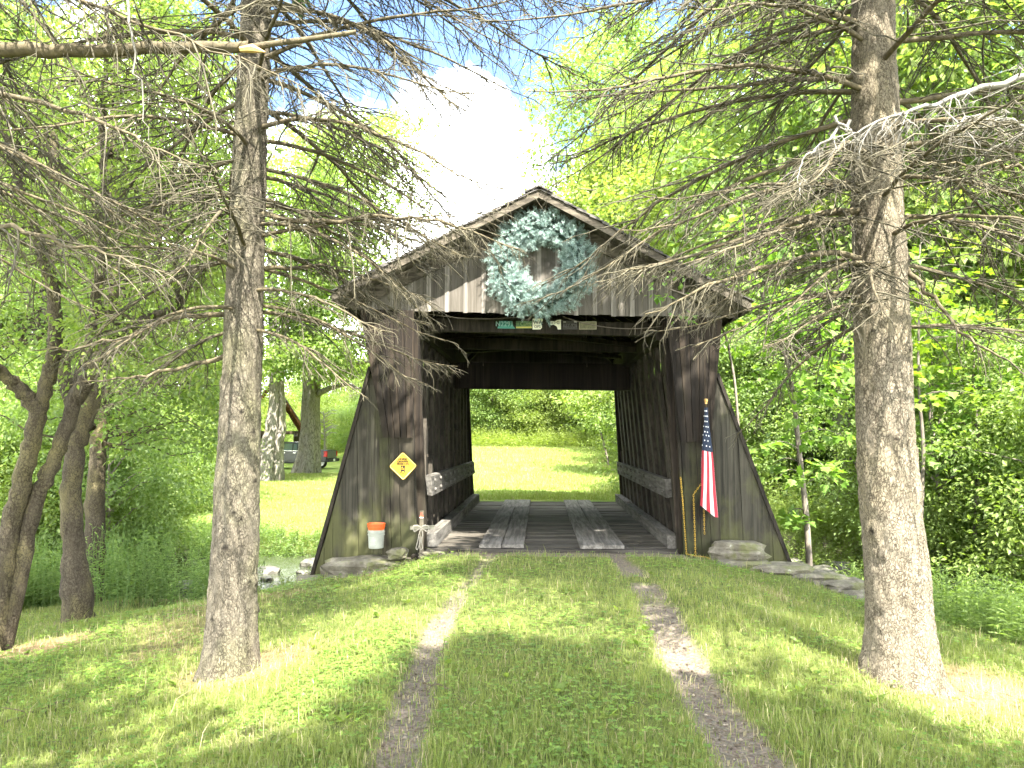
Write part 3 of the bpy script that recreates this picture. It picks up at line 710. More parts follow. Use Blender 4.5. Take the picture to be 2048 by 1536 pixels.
# flag hanging from a short staff on the right post
ft = at(1412, 808, 10.80); fz = ft[2]
fl = thing('flag', (ft[0], 10.80, fz), 'stars and stripes flag hanging furled from a staff on the right post', 'flag')
t = MB(); t.tubes([(0, .0, .02), (.02, .10, -.45), (.03, .13, -.62)], [.011, .011, .011], 8, cap=True); t.build('staff', wood('staff_wood', (.05, .035, .02), (.12, .09, .05)), fl, local=True)
t = MB(); t.lathe([(0, .0), (.018, .004), (.016, .02), (.024, .035), (.027, .055), (.02, .075), (.0, .083)], (0, 0, .0), 14); t.build('finial', plain('brass_finial', (.62, .38, .14), .35, .5), fl, local=True)
nu, nv = 79, 60
us = np.linspace(0, 1, nu); vs = np.linspace(0, 1, nv); U_, V_ = np.meshgrid(us, vs)     # U across the hoist (13 stripes), V down along the fly
Wd = .05 + .155 * sm(0, .75, V_) + .03 * sm(.6, 1, V_)
fx = Wd * np.interp(U_, [0, .27, .33, .70, .76, 1], [.34, -.46, -.5, .5, .46, -.2]) + .016 * V_ + .012 * np.sin(V_ * 7 + U_ * 9) * V_
fy = np.interp(U_, [0, .22, .30, .36, .5, .68, .73, .8, 1], [.05, .05, .03, -.02, -.05, -.03, .01, .04, .05]) * (.3 + V_) + .012 * np.sin(U_ * 23 + V_ * 4) * V_
fzz = -.05 - V_ * (1.50 - .22 * np.abs(U_ - .62)) + .10 * (fx / .2) * V_ ** 6 * -1
cmask = (V_[:-1, :-1] < .42) & (U_[:-1, :-1] < .78)
stripe = (np.floor(us[:-1] * 13 + 1e-6).astype(int) % 2 == 0)[None].repeat(nv - 1, 0)
mi = np.where(cmask, 2, np.where(stripe, 0, 1))
ii = np.arange(nu * nv).reshape(nv, nu); q = np.stack([ii[:-1, :-1], ii[1:, :-1], ii[1:, 1:], ii[:-1, 1:]], -1)
t = MB(); Vv = np.stack([fx, fy, fzz], -1).reshape(-1, 3); t.add(Vv, q[mi == 0], 0)
for k in (1, 2): t.f[(4, k)] = [q[mi == k]]
cloth = t.build('cloth', [plain('flag_red', (.30, .018, .03), .8), plain('flag_white', (.5, .48, .455), .8, var=.05), plain('flag_blue', (.008, .016, .036), .8)], fl, smooth=True, local=True)
t = MB(); st = []
for k in range(10):
    an = math.pi / 2 + k * math.pi / 5; r_ = 1 if k % 2 == 0 else .42; st.append((r_ * math.cos(an), r_ * math.sin(an)))
G3 = Vv.reshape(nv, nu, 3)
for r in range(8):
    for c_ in range(2 + r % 2):
        uu = .40 + c_ * .13 - .065 * (r % 2); vv = .05 + r * .047
        i_, j_ = int(vv * (nv - 1)), min(int(uu * (nu - 1)), nu - 2); p = G3[i_, j_]; 
        du = G3[i_, j_ + 1] - G3[i_, j_]; dv = G3[min(i_ + 1, nv - 1), j_] - G3[i_, j_]; nn = np.cross(du, dv); nn /= np.linalg.norm(nn) + 1e-9
        if nn[1] > 0: nn = -nn
        du /= np.linalg.norm(du) + 1e-9; dv /= np.linalg.norm(dv) + 1e-9
        sz = .015
        t.add([p + nn * .003 + (du * a_ * .8 - dv * b_) * sz for a_, b_ in st], [tuple(range(10))])
t.build('stars', M['white'], cloth, local=True)

# yellow plastic chain looped on the right post
cA = at(1365, 1050, 10.88)
ch = thing('plastic_chain', (cA[0], 10.88, cA[2]), 'yellow plastic chain hanging from the right portal post to the grass', 'chain')
def chain(pts, name):
    t = MB(); P = np.array([at(u, v, Yc) for u, v, Yc in pts]); seg = np.linalg.norm(np.diff(P, axis=0), axis=1); s_ = np.concatenate([[0], np.cumsum(seg)]); n = int(s_[-1] / .03)
    for k in range(n):
        q = (k + .5) / n * s_[-1]; c = np.array([np.interp(q, s_, P[:, i]) for i in range(3)]); c2 = np.array([np.interp(q + .005, s_, P[:, i]) for i in range(3)]); d = c2 - c; d /= np.linalg.norm(d) + 1e-9
        x = np.cross(d, [0.3, 1, .2]); x /= np.linalg.norm(x); z = np.cross(x, d)
        if k % 2: x, z = z, x
        an = np.linspace(0, 2 * math.pi, 11); t.tubes(c + d * np.cos(an)[:, None] * .022 + x * np.sin(an)[:, None] * .009, np.full(11, .003), 4)
    t.build(name, M['chain'], ch)
chain([(1361, 955, 10.86), (1366, 1010, 10.86), (1373, 1108, 10.8)], 'strand')
chain([(1402, 968, 10.84), (1387, 989, 10.84), (1389, 1050, 10.83), (1391, 1108, 10.78)], 'strand')
chain([(1408, 1020, 10.84), (1409, 1068, 10.84)], 'strand')
chain([(1373, 1108, 10.78), (1392, 1112, 10.7), (1412, 1114, 10.7), (1428, 1121, 10.66)], 'strand')

# ------------------------------------------------------------------ pickup truck and timber pavilion across the creek
tp = at(582, 939, 52.0); tz = gz(tp[0], 52)
tk = thing('pickup_truck', (tp[0], 52, tz), 'black crew cab pickup parked on the lawn behind the old tree trunks', 'truck', rz=math.radians(180 - 5))
cabm = plain('truck_black_paint', (.022, .024, .028), .18, var=.05, spec=.6); chrome = plain('truck_chrome', (.62, .62, .62), .2, 1.0, var=.05); glass = plain('truck_window_glass', (.05, .07, .08), .05, var=.1, spec=.9); rub = plain('tyre_rubber', (.018, .018, .018), .85); alloy = plain('alloy_wheel', (.6, .6, .6), .3, .9); dark = plain('truck_dark_trim', (.015, .015, .015), .6)
def arch(x0, x1, zb, zt, wheels, r=.47, n=12):
    """side outline with wheel arches; x forward"""
    p = [(x0, zb)]
    for wx in wheels:
        for k in range(n + 1): an = math.pi - math.pi * k / n; p.append((wx + r * math.cos(an), max(zb, .42 + r * math.sin(an)) if 0 < k < n else zb))
    return p + [(x1, zb)] + zt
t = MB(); prof = arch(-2.85, 2.75, .5, [(2.92, .62), (2.95, 1.05), (2.78, 1.16), (1.45, 1.24), (1.3, 1.25), (-.92, 1.25), (-.92, 1.27), (-2.9, 1.27), (-2.93, .75)], [-1.85, 1.85])
t.prism(prof, -1.0, 1.0); t.build('body', cabm, tk, local=True)
t = MB(); cab = [(1.32, 1.24), (.55, 1.78), (.25, 1.86), (-.55, 1.88), (-.80, 1.82), (-.93, 1.24)]
n = len(cab); Vc = [(x, sy * (.96 if z < 1.3 else .74), z) for sy in (-1, 1) for x, z in cab]
t.add(Vc, [tuple(range(n)), tuple(range(2 * n - 1, n - 1, -1))] + [(i, i + n, (i + 1) % n + n, (i + 1) % n) for i in range(n)]); t.build('cab', cabm, tk, local=True)
for sy in (-1, 1):
    yz = lambda z: sy * (.96 - .22 * (z - 1.24) / .6 + .012)
    for P in ([(1.08, 1.30), (.52, 1.72), (.28, 1.74), (.24, 1.30)], [(.14, 1.30), (.16, 1.75), (-.42, 1.76), (-.46, 1.30)], [(-.54, 1.30), (-.52, 1.74), (-.72, 1.70), (-.82, 1.30)]):
        t = MB(); t.add([(x, yz(z), z) for x, z in P], [(0, 1, 2, 3)[::sy]]); t.build('window', glass, tk, local=True)
    t = MB(); t.box((.15, sy * 1.004, 1.262), (2.25, .012, .022)); t.build('window_trim', chrome, tk, local=True)
    for x in (-.02, -.78): t = MB(); t.box((x + .12, sy * 1.015, 1.12), (.2, .03, .04)); t.build('door_handle', chrome, tk, local=True)
    t = MB(); t.box((1.02, sy * 1.13, 1.33), (.14, .2, .2)); t.build('mirror', cabm, tk, local=True)
    for x in (-.92, .2, 1.3): t = MB(); t.box((x, sy * 1.001, .9), (.012, .006, .66)); t.build('door_seam', dark, tk, local=True)
    t = MB(); t.box((.1, sy * .97, .44), (2.5, .14, .07)); t.build('side_step', dark, tk, local=True)
    t = MB(); t.box((-2.86, sy * .93, 1.04), (.2, .18, .36)); t.build('tail_light', plain('tail_light_red', (.55, .02, .02), .25), tk, local=True)
    for wx in (-1.85, 1.85):
        t = MB(); ax = [[1, 0, 0], [0, 0, sy], [0, -sy, 0]]
        t.lathe([(.27, -.12), (.36, -.13), (.41, -.09), (.415, 0), (.41, .09), (.36, .13), (.27, .12)], (wx, sy * .86, .415), 28, axis=ax); w_ = t.build('tyre', rub, tk, smooth=True, local=True)
        t = MB(); t.lathe([(0, .05), (.06, .08), (.07, .06), (.25, .07), (.275, .11), (.275, .0), (.1, .0)], (wx, sy * .86, .415), 20, axis=ax)
        for k in range(6):
            an = k * math.pi / 3; t.bar((wx + .06 * math.cos(an), sy * .955, .415 + .06 * math.sin(an)), (wx + .25 * math.cos(an), sy * .955, .415 + .25 * math.sin(an)), .07, .03, up=(0, 1, 0))
        t.build('rim', alloy, w_, local=True)
t = MB(); t.box((-2.93, 0, 1.0), (.05, 1.66, .5)); t.box((-2.95, 0, 1.22), (.06, 1.6, .06)); t.build('tailgate', plain('tailgate_grey', (.10, .105, .10), .3), tk, local=True)
t = MB(); t.box((-3.0, 0, .60), (.24, 1.9, .2)); t.build('rear_bumper', dark, tk, local=True)
t = MB(); t.box((-3.125, .0, .62), (.012, .32, .15)); t.build('number_plate', M['white'], tk, local=True)
t = MB(); t.box((-1.9, 0, 1.285), (1.9, 1.5, .02)); t.build('bed_cover', dark, tk, local=True)

pb = at(541, 905, 60.0); pz = gz(pb[0], 60) 
pv = thing('timber_pavilion', (pb[0], 60, pz), 'open timber pavilion with a steep red brown gable roof beyond the truck', 'pavilion', rz=math.radians(21))
ridge = at(541, 764, 60)[2] - pz; eave = at(607, 868, 60)[2] - pz; hw = 2.75
redw = wood('red_brown_timber', (.10, .04, .022), (.24, .11, .06)); dkw = wood('dark_timber', (.04, .03, .02), (.10, .075, .05))
for sx in (-1, 1):
    t = MB(); t.prism([(0, ridge), (sx * hw, eave), (sx * hw, eave - .07), (0, ridge - .09)][::sx], -3.6, 3.6); t.build('roof', plain('pavilion_roof', (.16, .15, .14), .9), pv, local=True)
    t = MB(); t.prism([(0, ridge - .1), (sx * (hw - .03), eave - .08), (sx * (hw - .03), eave - .12), (0, ridge - .15)][::sx], -3.55, 3.55); t.build('ceiling_boards', redw, pv, local=True)
    for y in np.arange(-3.5, 3.6, .8):
        t = MB(); t.bar((sx * .03, y, ridge - .22), (sx * (hw - .1), y, eave - .19), .07, .14); t.build('rafter', redw, pv, local=True)
    for y in (-3.1, 0, 3.1):
        t = MB(); t.box((sx * (hw - .75), y, eave / 2 - .1), (.2, .2, eave - .1)); t.build('post', dkw, pv, local=True)
        t = MB(); t.bar((sx * (hw - .75), y, eave - .9), (sx * (hw - .02), y, eave - .22), .1, .1, up=(0, 1, 0)); t.build('brace', dkw, pv, local=True)
    t = MB(); t.box((sx * (hw - .75), 0, eave - .1), (.2, 6.6, .25)); t.build('side_beam', dkw, pv, local=True)
for y in (-3.1, 0, 3.1): t = MB(); t.box((0, y, eave + .1), (2 * hw - .6, .16, .24)); t.build('tie_beam', dkw, pv, local=True)
t = MB(); t.box((-.6, 2.9, eave / 2), (2.6, .12, eave)); t.build('back_wall', dkw, pv, local=True)

# ------------------------------------------------------------------ spruces
RG = np.random.default_rng(7)
def polyline(P, n):
    P = np.asarray(P, float); q = np.linspace(0, len(P) - 1, n); Q = np.stack([np.interp(q, np.arange(len(P)), P[:, i]) for i in range(P.shape[1])], 1)
    for _ in range(max(1, n // len(P) // 2)): Q[1:-1] = (Q[:-2] + 2 * Q[1:-1] + Q[2:]) / 4
    return Q

def spruce_branch(rng, p0, az, L, el0=-.05, droop=-.5, r0=.028, dens=1.0, hang=.6, path=None, tertiary=True):
    n = 18; t_ = np.linspace(0, 1, n)
    if path is None:
        azs = az + np.cumsum(rng.normal(0, .05, n)); els = el0 + droop * np.sin(t_ * 1.9) + rng.normal(0, .05, n) + .25 * sm(.7, 1, t_)
        d = np.stack([np.cos(els) * np.cos(azs), np.cos(els) * np.sin(azs), np.sin(els)], 1)
        P = np.array(p0) + np.concatenate([np.zeros((1, 3)), np.cumsum(d[:-1] * L / (n - 1), 0)])
    else:
        P = polyline(path, n); L = np.linalg.norm(np.diff(P, axis=0), axis=1).sum()
        P[1:-1] += rng.normal(0, .012, (n - 2, 3))
    mb = MB(); mb.tubes(P, r0 * (1 - .86 * t_), 7, 0)
    d = np.gradient(P, axis=0); d /= np.linalg.norm(d, axis=1, keepdims=True)
    K = int(L * 17 * dens)
    if K < 1: return mb
    ts = np.sort(rng.uniform(.10, 1, K)); pos = np.stack([np.interp(ts, t_, P[:, i]) for i in range(3)], 1); dd = np.stack([np.interp(ts, t_, d[:, i]) for i in range(3)], 1)
    a0 = np.arctan2(dd[:, 1], dd[:, 0]); e0 = np.arcsin(np.clip(dd[:, 2], -1, 1)); side = np.where(np.arange(K) % 2, 1, -1)
    a1 = a0 + side * rng.uniform(.3, 1.25, K); e1 = e0 * .6 + rng.uniform(-.75, .12, K) * hang
    Ls = np.clip(L * (.36 * (1 - ts) + .10), .10, .95) * (.18 + 1.0 * rng.uniform(0, 1, K) ** .8)
    def grow(p, a, e, Lx, m, dr):
        q = np.linspace(0, 1, m)[None]; ee = e[:, None] + dr[:, None] * q + rng.normal(0, .10, (len(p), m)); aa = a[:, None] + np.cumsum(rng.normal(0, .10, (len(p), m)), 1)
        v = np.stack([np.cos(ee) * np.cos(aa), np.cos(ee) * np.sin(aa), np.sin(ee)], -1) * (Lx[:, None, None] / (m - 1))
        return p[:, None] + np.concatenate([np.zeros((len(p), 1, 3)), np.cumsum(v[:, :-1], 1)], 1), aa, ee
    SP, sa, se = grow(pos, a1, e1, Ls, 7, -rng.uniform(0, .8, K) * hang)
    mb.tubes(SP, np.linspace(1, .42, 7)[None] * (.0036 + .0045 * Ls)[:, None], 4, 1, rng.uniform(0, 1, K))
    if tertiary:
        cnt = np.maximum(2, (Ls * 24 * dens).astype(int)); I = np.repeat(np.arange(K), cnt); T = len(I)
        u = rng.uniform(.08, 1, T); f = u * 6; k = np.minimum(f.astype(int), 5); fr = (f - k)[:, None]
        tp = SP[I, k] * (1 - fr) + SP[I, k + 1] * fr; ta = sa[I, k] + rng.choice([-1, 1], T) * rng.uniform(.35, 1.2, T); te = se[I, k] + rng.uniform(-.9, .4, T) * hang
        TP, _, _ = grow(tp, ta, te, (.05 + .20 * rng.uniform(0, 1, T) ** 1.5) * (1.1 - .5 * u), 4, -rng.uniform(-.2, .8, T))
        mb.tubes(TP, np.array([1, .85, .7, .5])[None] * rng.uniform(.0016, .0026, T)[:, None], 3, 1, rng.uniform(0, 1, T))
    return mb

def spruce_trunk(path, rad, flare, seed, fine):
    """path: list of points, rad: matching radii; bark plates and branch scars are displaced geometry"""
    P = np.asarray(path, float); zz = P[:, 2]
    n, m = (330, 84) if fine else (60, 20)
    z = np.concatenate([np.linspace(zz[0], min(6.2, zz[-1]), n), np.linspace(6.4, zz[-1], 20)]) if zz[-1] > 6.4 else np.linspace(zz[0], zz[-1], n)
    cx, cyy, rr = np.interp(z, zz, P[:, 0]), np.interp(z, zz, P[:, 1]), np.interp(z, zz, rad)
    k = np.hanning(15); k /= k.sum()
    for arr in (cx, cyy, rr): arr[7:-7] = np.convolve(arr, k, 'valid')
    th = np.arange(m) * 2 * math.pi / m
    h = z - zz[0]; lob = .5 + .5 * np.sin(th * 5 + seed) * np.sin(th * 2 + seed * 2)
    R = rr[:, None] + flare * np.exp(-h / .16)[:, None] * (.55 + .75 * lob[None])
    if fine:
        V0 = np.stack([np.cos(th)[None] * rr[:, None], np.sin(th)[None] * rr[:, None], np.repeat(z[:, None] * .40, m, 1)], -1)
        disp = np.zeros(R.shape)
        for i in range(n):
            for j in range(m):
                q = Vector(V0[i, j]); q += mnoise.noise_vector(q * 9) * .03
                disp[i, j] = .011 * (1 - 2 * abs(mnoise.noise(q * 17))) + .012 * mnoise.noise(q * 5) + .006 * mnoise.noise(q * 44)
        R = R + disp
        rs = random.Random(seed); scar = np.zeros(R.shape)
        for _ in range(46):           # branch scars
            zc, tcn = rs.uniform(zz[0] + .5, 5.5), rs.uniform(0, 6.28); s_ = rs.uniform(.020, .042)
            da = (th - tcn + math.pi) % (2 * math.pi) - math.pi
            d2 = np.hypot(da[None] * rr[:, None], (z - zc)[:, None]); R = R + .028 * np.exp(-(d2 / s_) ** 2) - .030 * np.exp(-(d2 / (s_ * .42)) ** 2) + .006 * np.cos(d2 / s_ * 4) * np.exp(-(d2 / (s_ * 2.2)) ** 2); scar = np.maximum(scar, np.exp(-(d2 / (s_ * .72)) ** 4))
    cl = .5 + .5 * (scar if fine else np.zeros(R.shape))
    N = len(z); V = np.stack([cx[:, None] + R * np.cos(th), cyy[:, None] + R * np.sin(th), np.repeat(z[:, None], m, 1)], -1).reshape(-1, 3)
    i = np.arange(N - 1)[:, None] * m; j = np.arange(m)[None]; k2 = (j + 1) % m
    mb = MB(); mb.add(V, np.stack([i + j, i + k2, i + m + k2, i + m + j], -1).reshape(-1, 4), 0, cl.ravel()); return mb

def needle_crown(rng, cx, cy_, z0, z1, R):
    mb = MB(); C, D, N, S_ = [], [], [], []
    z = z0; tw = MB()
    while z < z1:
        rr = R * (1 - ((z - z0) / (z1 - z0)) ** 2.2) + .25; nb = rng.integers(6, 9); a0 = rng.uniform(0, 6.28)
        for k in range(nb):
            a = a0 + k * 6.283 / nb + rng.normal(0, .15); L = rr * rng.uniform(.75, 1.1); q = np.linspace(0, 1, 8)
            P = np.stack([cx + np.cos(a) * L * q, cy_ + np.sin(a) * L * q, z - .38 * L * q + .18 * L * q * q + 0 * q], 1); tw.tubes(P, .02 * (1 - .8 * q), 4)
            m = int(34 * L); u = rng.uniform(.12, 1, m); p = np.stack([np.interp(u, q, P[:, i]) for i in range(3)], 1); sd_ = rng.choice([-1, 1], m); aa = a + sd_ * rng.uniform(.4, 1.2, m)
            off = rng.uniform(0, .42, m) * (1.1 - u) * L ** .5
            dv = np.stack([np.cos(aa), np.sin(aa), rng.uniform(-.8, .1, m)], 1)
            C.append(p + dv * off[:, None]); D.append(dv); N.append(np.stack([rng.normal(0, .4, m), rng.normal(0, .4, m), np.ones(m)], 1)); S_.append(rng.uniform(.22, .42, m))
        z += rng.uniform(.32, .5)
    mb.leaves(np.concatenate(C), np.concatenate(D), np.concatenate(N), np.concatenate(S_), [(0, 0, 0), (.13, .4, .03), (0, 1, -.05), (-.13, .4, .03)], [(0, 1, 2, 3)])
    return mb, tw

def make_spruce(label, path, rad, flare, seed, barkm, fine, specs, crown=(7.2, 12.2, 2.1), top=12.6):
    rng = np.random.default_rng(seed); b = path[0]
    P = [np.array(p, float) for p in path]; d = (P[-1] - P[-2]) / (P[-1][2] - P[-2][2])
    ptop = P[-1] + d * .35 * (top - P[-1][2]); ptop[2] = top; path2 = P + [ptop]; rad2 = list(rad) + [.02]
    rt = thing('spruce_tree', (b[0], b[1], b[2]), label, 'tree', 'bare limbed spruces around the drive')
    spruce_trunk(path2, rad2, flare, seed, fine).build('trunk', M[barkm], rt, smooth=True)
    pa = np.array(path2)
    for z, az, L, el, dr, de in specs(rng):
        p0 = np.array([np.interp(z, pa[:, 2], pa[:, 0]), np.interp(z, pa[:, 2], pa[:, 1]), z])
        spruce_branch(rng, p0, az, L, el, dr, .009 + .005 * L, de).build('branch', [M['limb'], M['twig']], rt, smooth=True)
    c, tw = needle_crown(rng, ptop[0] * .4 + P[-1][0] * .6, ptop[1] * .4 + P[-1][1] * .6, crown[0], crown[1], crown[2])
    tw.build('upper_limbs', M['twig'], rt); c.build('crown', M['needle'], rt)
    return rt
def specs_std(zlo, zhi, n, L0, L1, drr=(-.75, -.25), avoid=None, prefer=None):
    def f(rng):
        r = []
        for k in range(n):
            z = zlo + (zhi - zlo) * (k + rng.uniform(0, 1)) / n; az = (k * 2.39996 + rng.normal(0, .3))
            if prefer is not None and rng.uniform() < .35: az = prefer + rng.normal(0, .6)
            f_ = (z - zlo) / (zhi - zlo); L = (L0 + (L1 - L0) * min(1, f_ * 1.8)) * rng.uniform(.75, 1.1)
            if avoid is not None and abs((az - avoid + math.pi) % (2 * math.pi) - math.pi) < .8 and f_ < .5: L *= .6
            r.append((z, az, L, rng.uniform(-.12, .22), rng.uniform(*drr), rng.uniform(.65, 1.0)))
        return r
    return f
YL, YR = 6.1, 5.6
lp = [at(u, v, YL) for u, v in ((460, 1352), (466, 1200), (482, 800), (497, 400), (514, 0))]; lr = [w / 2 * YL / 1500 for w in (100, 90, 76, 66, 56)]
lp[0][2] = gz(lp[0][0], YL) - .06
spL = make_spruce('slim grey barked spruce standing left of the drive, its lower trunk bare', lp, lr, .075, 5, 'barkL', True, specs_std(2.45, 6.6, 62, 1.7, 3.25, prefer=0.1))
rp = [at(u, v, YR) for u, v in ((1806, 1362), (1800, 1240), (1772, 900), (1757, 500), (1746, 0))]; rr_ = [w / 2 * YR / 1500 for w in (124, 116, 102, 94, 74)]
rp[0][2] = gz(rp[0][0], YR) - .06
spR = make_spruce('stout pale barked spruce with flared foot standing right of the drive', rp, rr_, .11, 9, 'barkR', True, specs_std(2.35, 6.4, 62, 1.7, 3.1, prefer=3.1))
def simple_path(x, y, lean=0.): z = gz(x, y) - .05; return [np.array((x, y, z)), np.array((x + lean, y, 3.0)), np.array((x + 2 * lean, y, 6.4))]
spA = make_spruce('spruce beyond the left edge of the view, reaching in with broken and bare branches', simple_path(-4.9, 4.2), (.2, .17, .12), .06, 13, 'barkL', False, specs_std(2.6, 6.2, 22, 2.2, 3.0, prefer=0.2, avoid=-1.0))
spB = make_spruce('spruce beyond the right edge of the view, reaching in with bleached dead branches', simple_path(5.2, 4.7), (.22, .18, .13), .06, 17, 'barkR', False, specs_std(2.3, 6.2, 22, 2.0, 2.8, prefer=3.0, avoid=-2.0))
spC = make_spruce('spruce behind the viewer on the left of the drive', simple_path(-2.5, -2.2), (.2, .17, .12), .06, 19, 'barkL', False, lambda r: [], crown=(4.2, 14.5, 3.1))
spD = make_spruce('spruce behind the viewer on the right of the drive', simple_path(2.5, -2.6), (.2, .17, .12), .06, 23, 'barkL', False, lambda r: [], crown=(4.2, 14.0, 3.0))
# the snapped limb across the top left, and a bleached dead limb in front of the right trunk
def extra(root, pts, r0, mats, name='branch', dens=1.0, hang=1.0, seed=1):
    P = [at(u, v, Yc) for u, v, Yc in pts]; return spruce_branch(np.random.default_rng(seed), None, 0, 0, path=P, r0=r0, dens=dens, hang=hang).build(name, mats, root, smooth=True)
LT = [M['limb'], M['twig']]; DD = [M['deadlimb'], M['deadlimb']]
br_ = [at(u, v, Yc) for u, v, Yc in ((-420, 120, 4.25), (-40, 96, 4.3), (150, 101, 4.35), (330, 96, 4.4), (500, 92, 4.45))]
t = MB(); P = polyline(br_, 22); P[1:-1] += RG.normal(0, .006, (20, 3)); t.tubes(P, np.linspace(.05, .033, 22), 10); t.build('snapped_limb', M['limb'], spA, smooth=True)
P = polyline([at(u, v, Yc) for u, v, Yc in ((490, 97, 4.44), (540, 88, 4.46), (620, 78, 4.5), (712, 64, 4.55))], 12); t = MB(); t.tubes(P, np.linspace(.022, .014, 12), 8); t.build('snapped_limb', M['limb'], spA, smooth=True)
t = MB(); P = np.array([at(u, v, 4.42) for u, v in ((480, 99), (505, 97), (530, 104))]); t.tubes(P, [.016, .026, .004], 6); t.build('split_wood', M['splinter'], spA)
extra(spA, ((248, -60, 4.0), (262, 60, 4.02), (280, 170, 4.04), (297, 280, 4.05)), .010, DD, 'dead_branch', .0, seed=2)
extra(spA, ((-200, 150, 4.3), (40, 190, 4.2), (250, 265, 4.1), (420, 345, 4.0)), .022, LT, seed=3, dens=.8)
extra(spA, ((-250, 420, 4.3), (20, 455, 4.2), (160, 490, 4.1), (330, 545, 4.0)), .022, LT, seed=4, dens=.75)
extra(spA, ((-250, -80, 4.3), (60, -30, 4.2), (330, 60, 4.1), (640, 190, 4.0)), .02, LT, seed=14, dens=1.2)
extra(spB, ((2150, 140, 4.7), (1990, 165, 4.6), (1880, 200, 4.5), (1790, 235, 4.4), (1690, 265, 4.35)), .024, DD, 'dead_branch', .9, .8, seed=5)
extra(spB, ((1700, 240, 4.38), (1640, 290, 4.35), (1600, 330, 4.33), (1597, 372, 4.32)), .011, DD, 'dead_branch', .9, .8, seed=6)
extra(spB, ((1668, 232, 4.37), (1690, 255, 4.35), (1715, 272, 4.35), (1740, 295, 4.35)), .010, DD, 'dead_branch', 1, .6, seed=7)
extra(spB, ((2120, 260, 4.7), (2030, 245, 4.6), (1930, 236, 4.5), (1860, 262, 4.4)), .016, DD, 'dead_branch', 1.2, .6, seed=8)
extra(spB, ((2140, 350, 4.7), (2040, 335, 4.6), (1930, 328, 4.5), (1790, 330, 4.4)), .016, LT, 'branch', 1.0, .6, seed=9)
extra(spR, ((1742, 520, 5.6), (1640, 500, 5.3), (1500, 545, 5.0), (1400, 580, 4.8), (1290, 628, 4.7)), .026, LT, seed=10, dens=1.1)
extra(spR, ((1750, 420, 5.6), (1640, 425, 5.4), (1480, 480, 5.2), (1330, 525, 5.0), (1240, 545, 4.95)), .028, LT, seed=11, dens=1.1)
extra(spR, ((1800, 520, 5.6), (1860, 590, 5.4), (1940, 680, 5.2), (2060, 750, 5.0)), .022, LT, 'branch', .9, seed=12)
extra(spL, ((505, 430, 6.1), (620, 445, 6.0), (780, 432, 5.8), (900, 445, 5.6), (1040, 500, 5.4)), .026, LT, seed=13, dens=1.1)
extra(spL, ((505, 540, 6.1), (640, 530, 6.3), (760, 560, 6.4), (850, 600, 6.5)), .022, LT, seed=15, dens=1.2)
extra(spL, ((470, 705, 6.1), (380, 730, 6.0), (270, 755, 5.9), (140, 770, 5.8)), .024, LT, seed=16, dens=.8)
extra(spL, ((475, 625, 6.1), (330, 640, 5.9), (200, 690, 5.7), (60, 700, 5.5)), .026, LT, seed=17, dens=1)

# ------------------------------------------------------------------ leafy trees, bushes, herbs
LEAF = [(0, 0, 0), (.30, .42, .07), (0, 1, -.06), (-.30, .42, .07)]; LF = [(0, 1, 2, 3)]
LANCE = [(0, 0, 0), (.13, .4, .03), (0, 1, -.12), (-.13, .4, .03)]
MAP = [(0, 0, 0), (.22, -.06, .02), (.52, .10, .05), (.36, .32, .02), (.58, .60, .06), (.24, .60, .0), (0, 1.05, -.06), (-.24, .60, .0), (-.58, .60, .06), (-.36, .32, .02), (-.52, .10, .05), (-.22, -.06, .02)]
MF = [(0, 1, 2, 3), (0, 3, 4, 5), (0, 5, 6, 7), (0, 7, 8, 9), (0, 9, 10, 11)]
def spray(mb, rng, C, n, sx, size, tmpl=LEAF, faces=LF, flat=.45, up=1.0, m=0, droop=.35, cen=None):
    """n leaves round every cluster centre, lying roughly level and pointing outwards"""
    k = len(C); I = np.repeat(np.arange(k), n); off = rng.normal(0, 1, (len(I), 3)) * sx; off[:, 2] *= flat
    p = C[I] + off; out = off / (np.linalg.norm(off, axis=1, keepdims=True) + 1e-6)
    D = out * .8 + rng.normal(0, .5, (len(I), 3)); D[:, 2] -= droop
    N = rng.normal(0, .5, (len(I), 3)); N[:, 2] += up
    base = np.repeat(rng.uniform(0, .55, k), n)
    mb.leaves(p, D, N, size * rng.uniform(.65, 1.25, len(I)), tmpl, faces, m, np.clip(base + rng.uniform(0, .45, len(I)), 0, 1))

def crown_mesh(rng, z0, z1, R, ncl, per, size, cs, low=.55, tmpl=LEAF, faces=LF):
    mb = MB(); u = rng.uniform(0, 1, ncl); h = u; prof = np.sin(np.clip(h * (1 - .12) + .12, 0, 1) * math.pi) ** low
    a = rng.uniform(0, 6.283, ncl); r = R * prof * rng.uniform(.1, 1, ncl) ** .45 * (1 + .25 * np.sin(a * 3 + rng.uniform(0, 6)) + .2 * np.sin(h * 14 + a))
    C = np.stack([r * np.cos(a), r * np.sin(a), z0 + (z1 - z0) * h + rng.normal(0, .1, ncl)], 1)
    spray(mb, rng, C, per, cs, size, tmpl, faces); return mb, C
def limbs_to(mb, rng, C, z_tr, k, r, wig=.12, top=None):
    for i in rng.choice(len(C), k, replace=False):
        c = C[i]; zb = max(z_tr * .45, min(c[2] - .4 * np.hypot(c[0], c[1]) - .3, top or 99)); q = np.linspace(0, 1, 7)[:, None]
        P = np.array([0, 0, zb]) * (1 - q) + c * q; P[:, 2] -= (np.sin(q * math.pi) * .12 * np.hypot(c[0], c[1]))[:, 0] * -1; P[1:-1] += rng.normal(0, wig * np.hypot(c[0], c[1]) * .2, (5, 3)); mb.tubes(P, np.linspace(r, r * .25, 7), 5)
PROTO = {}
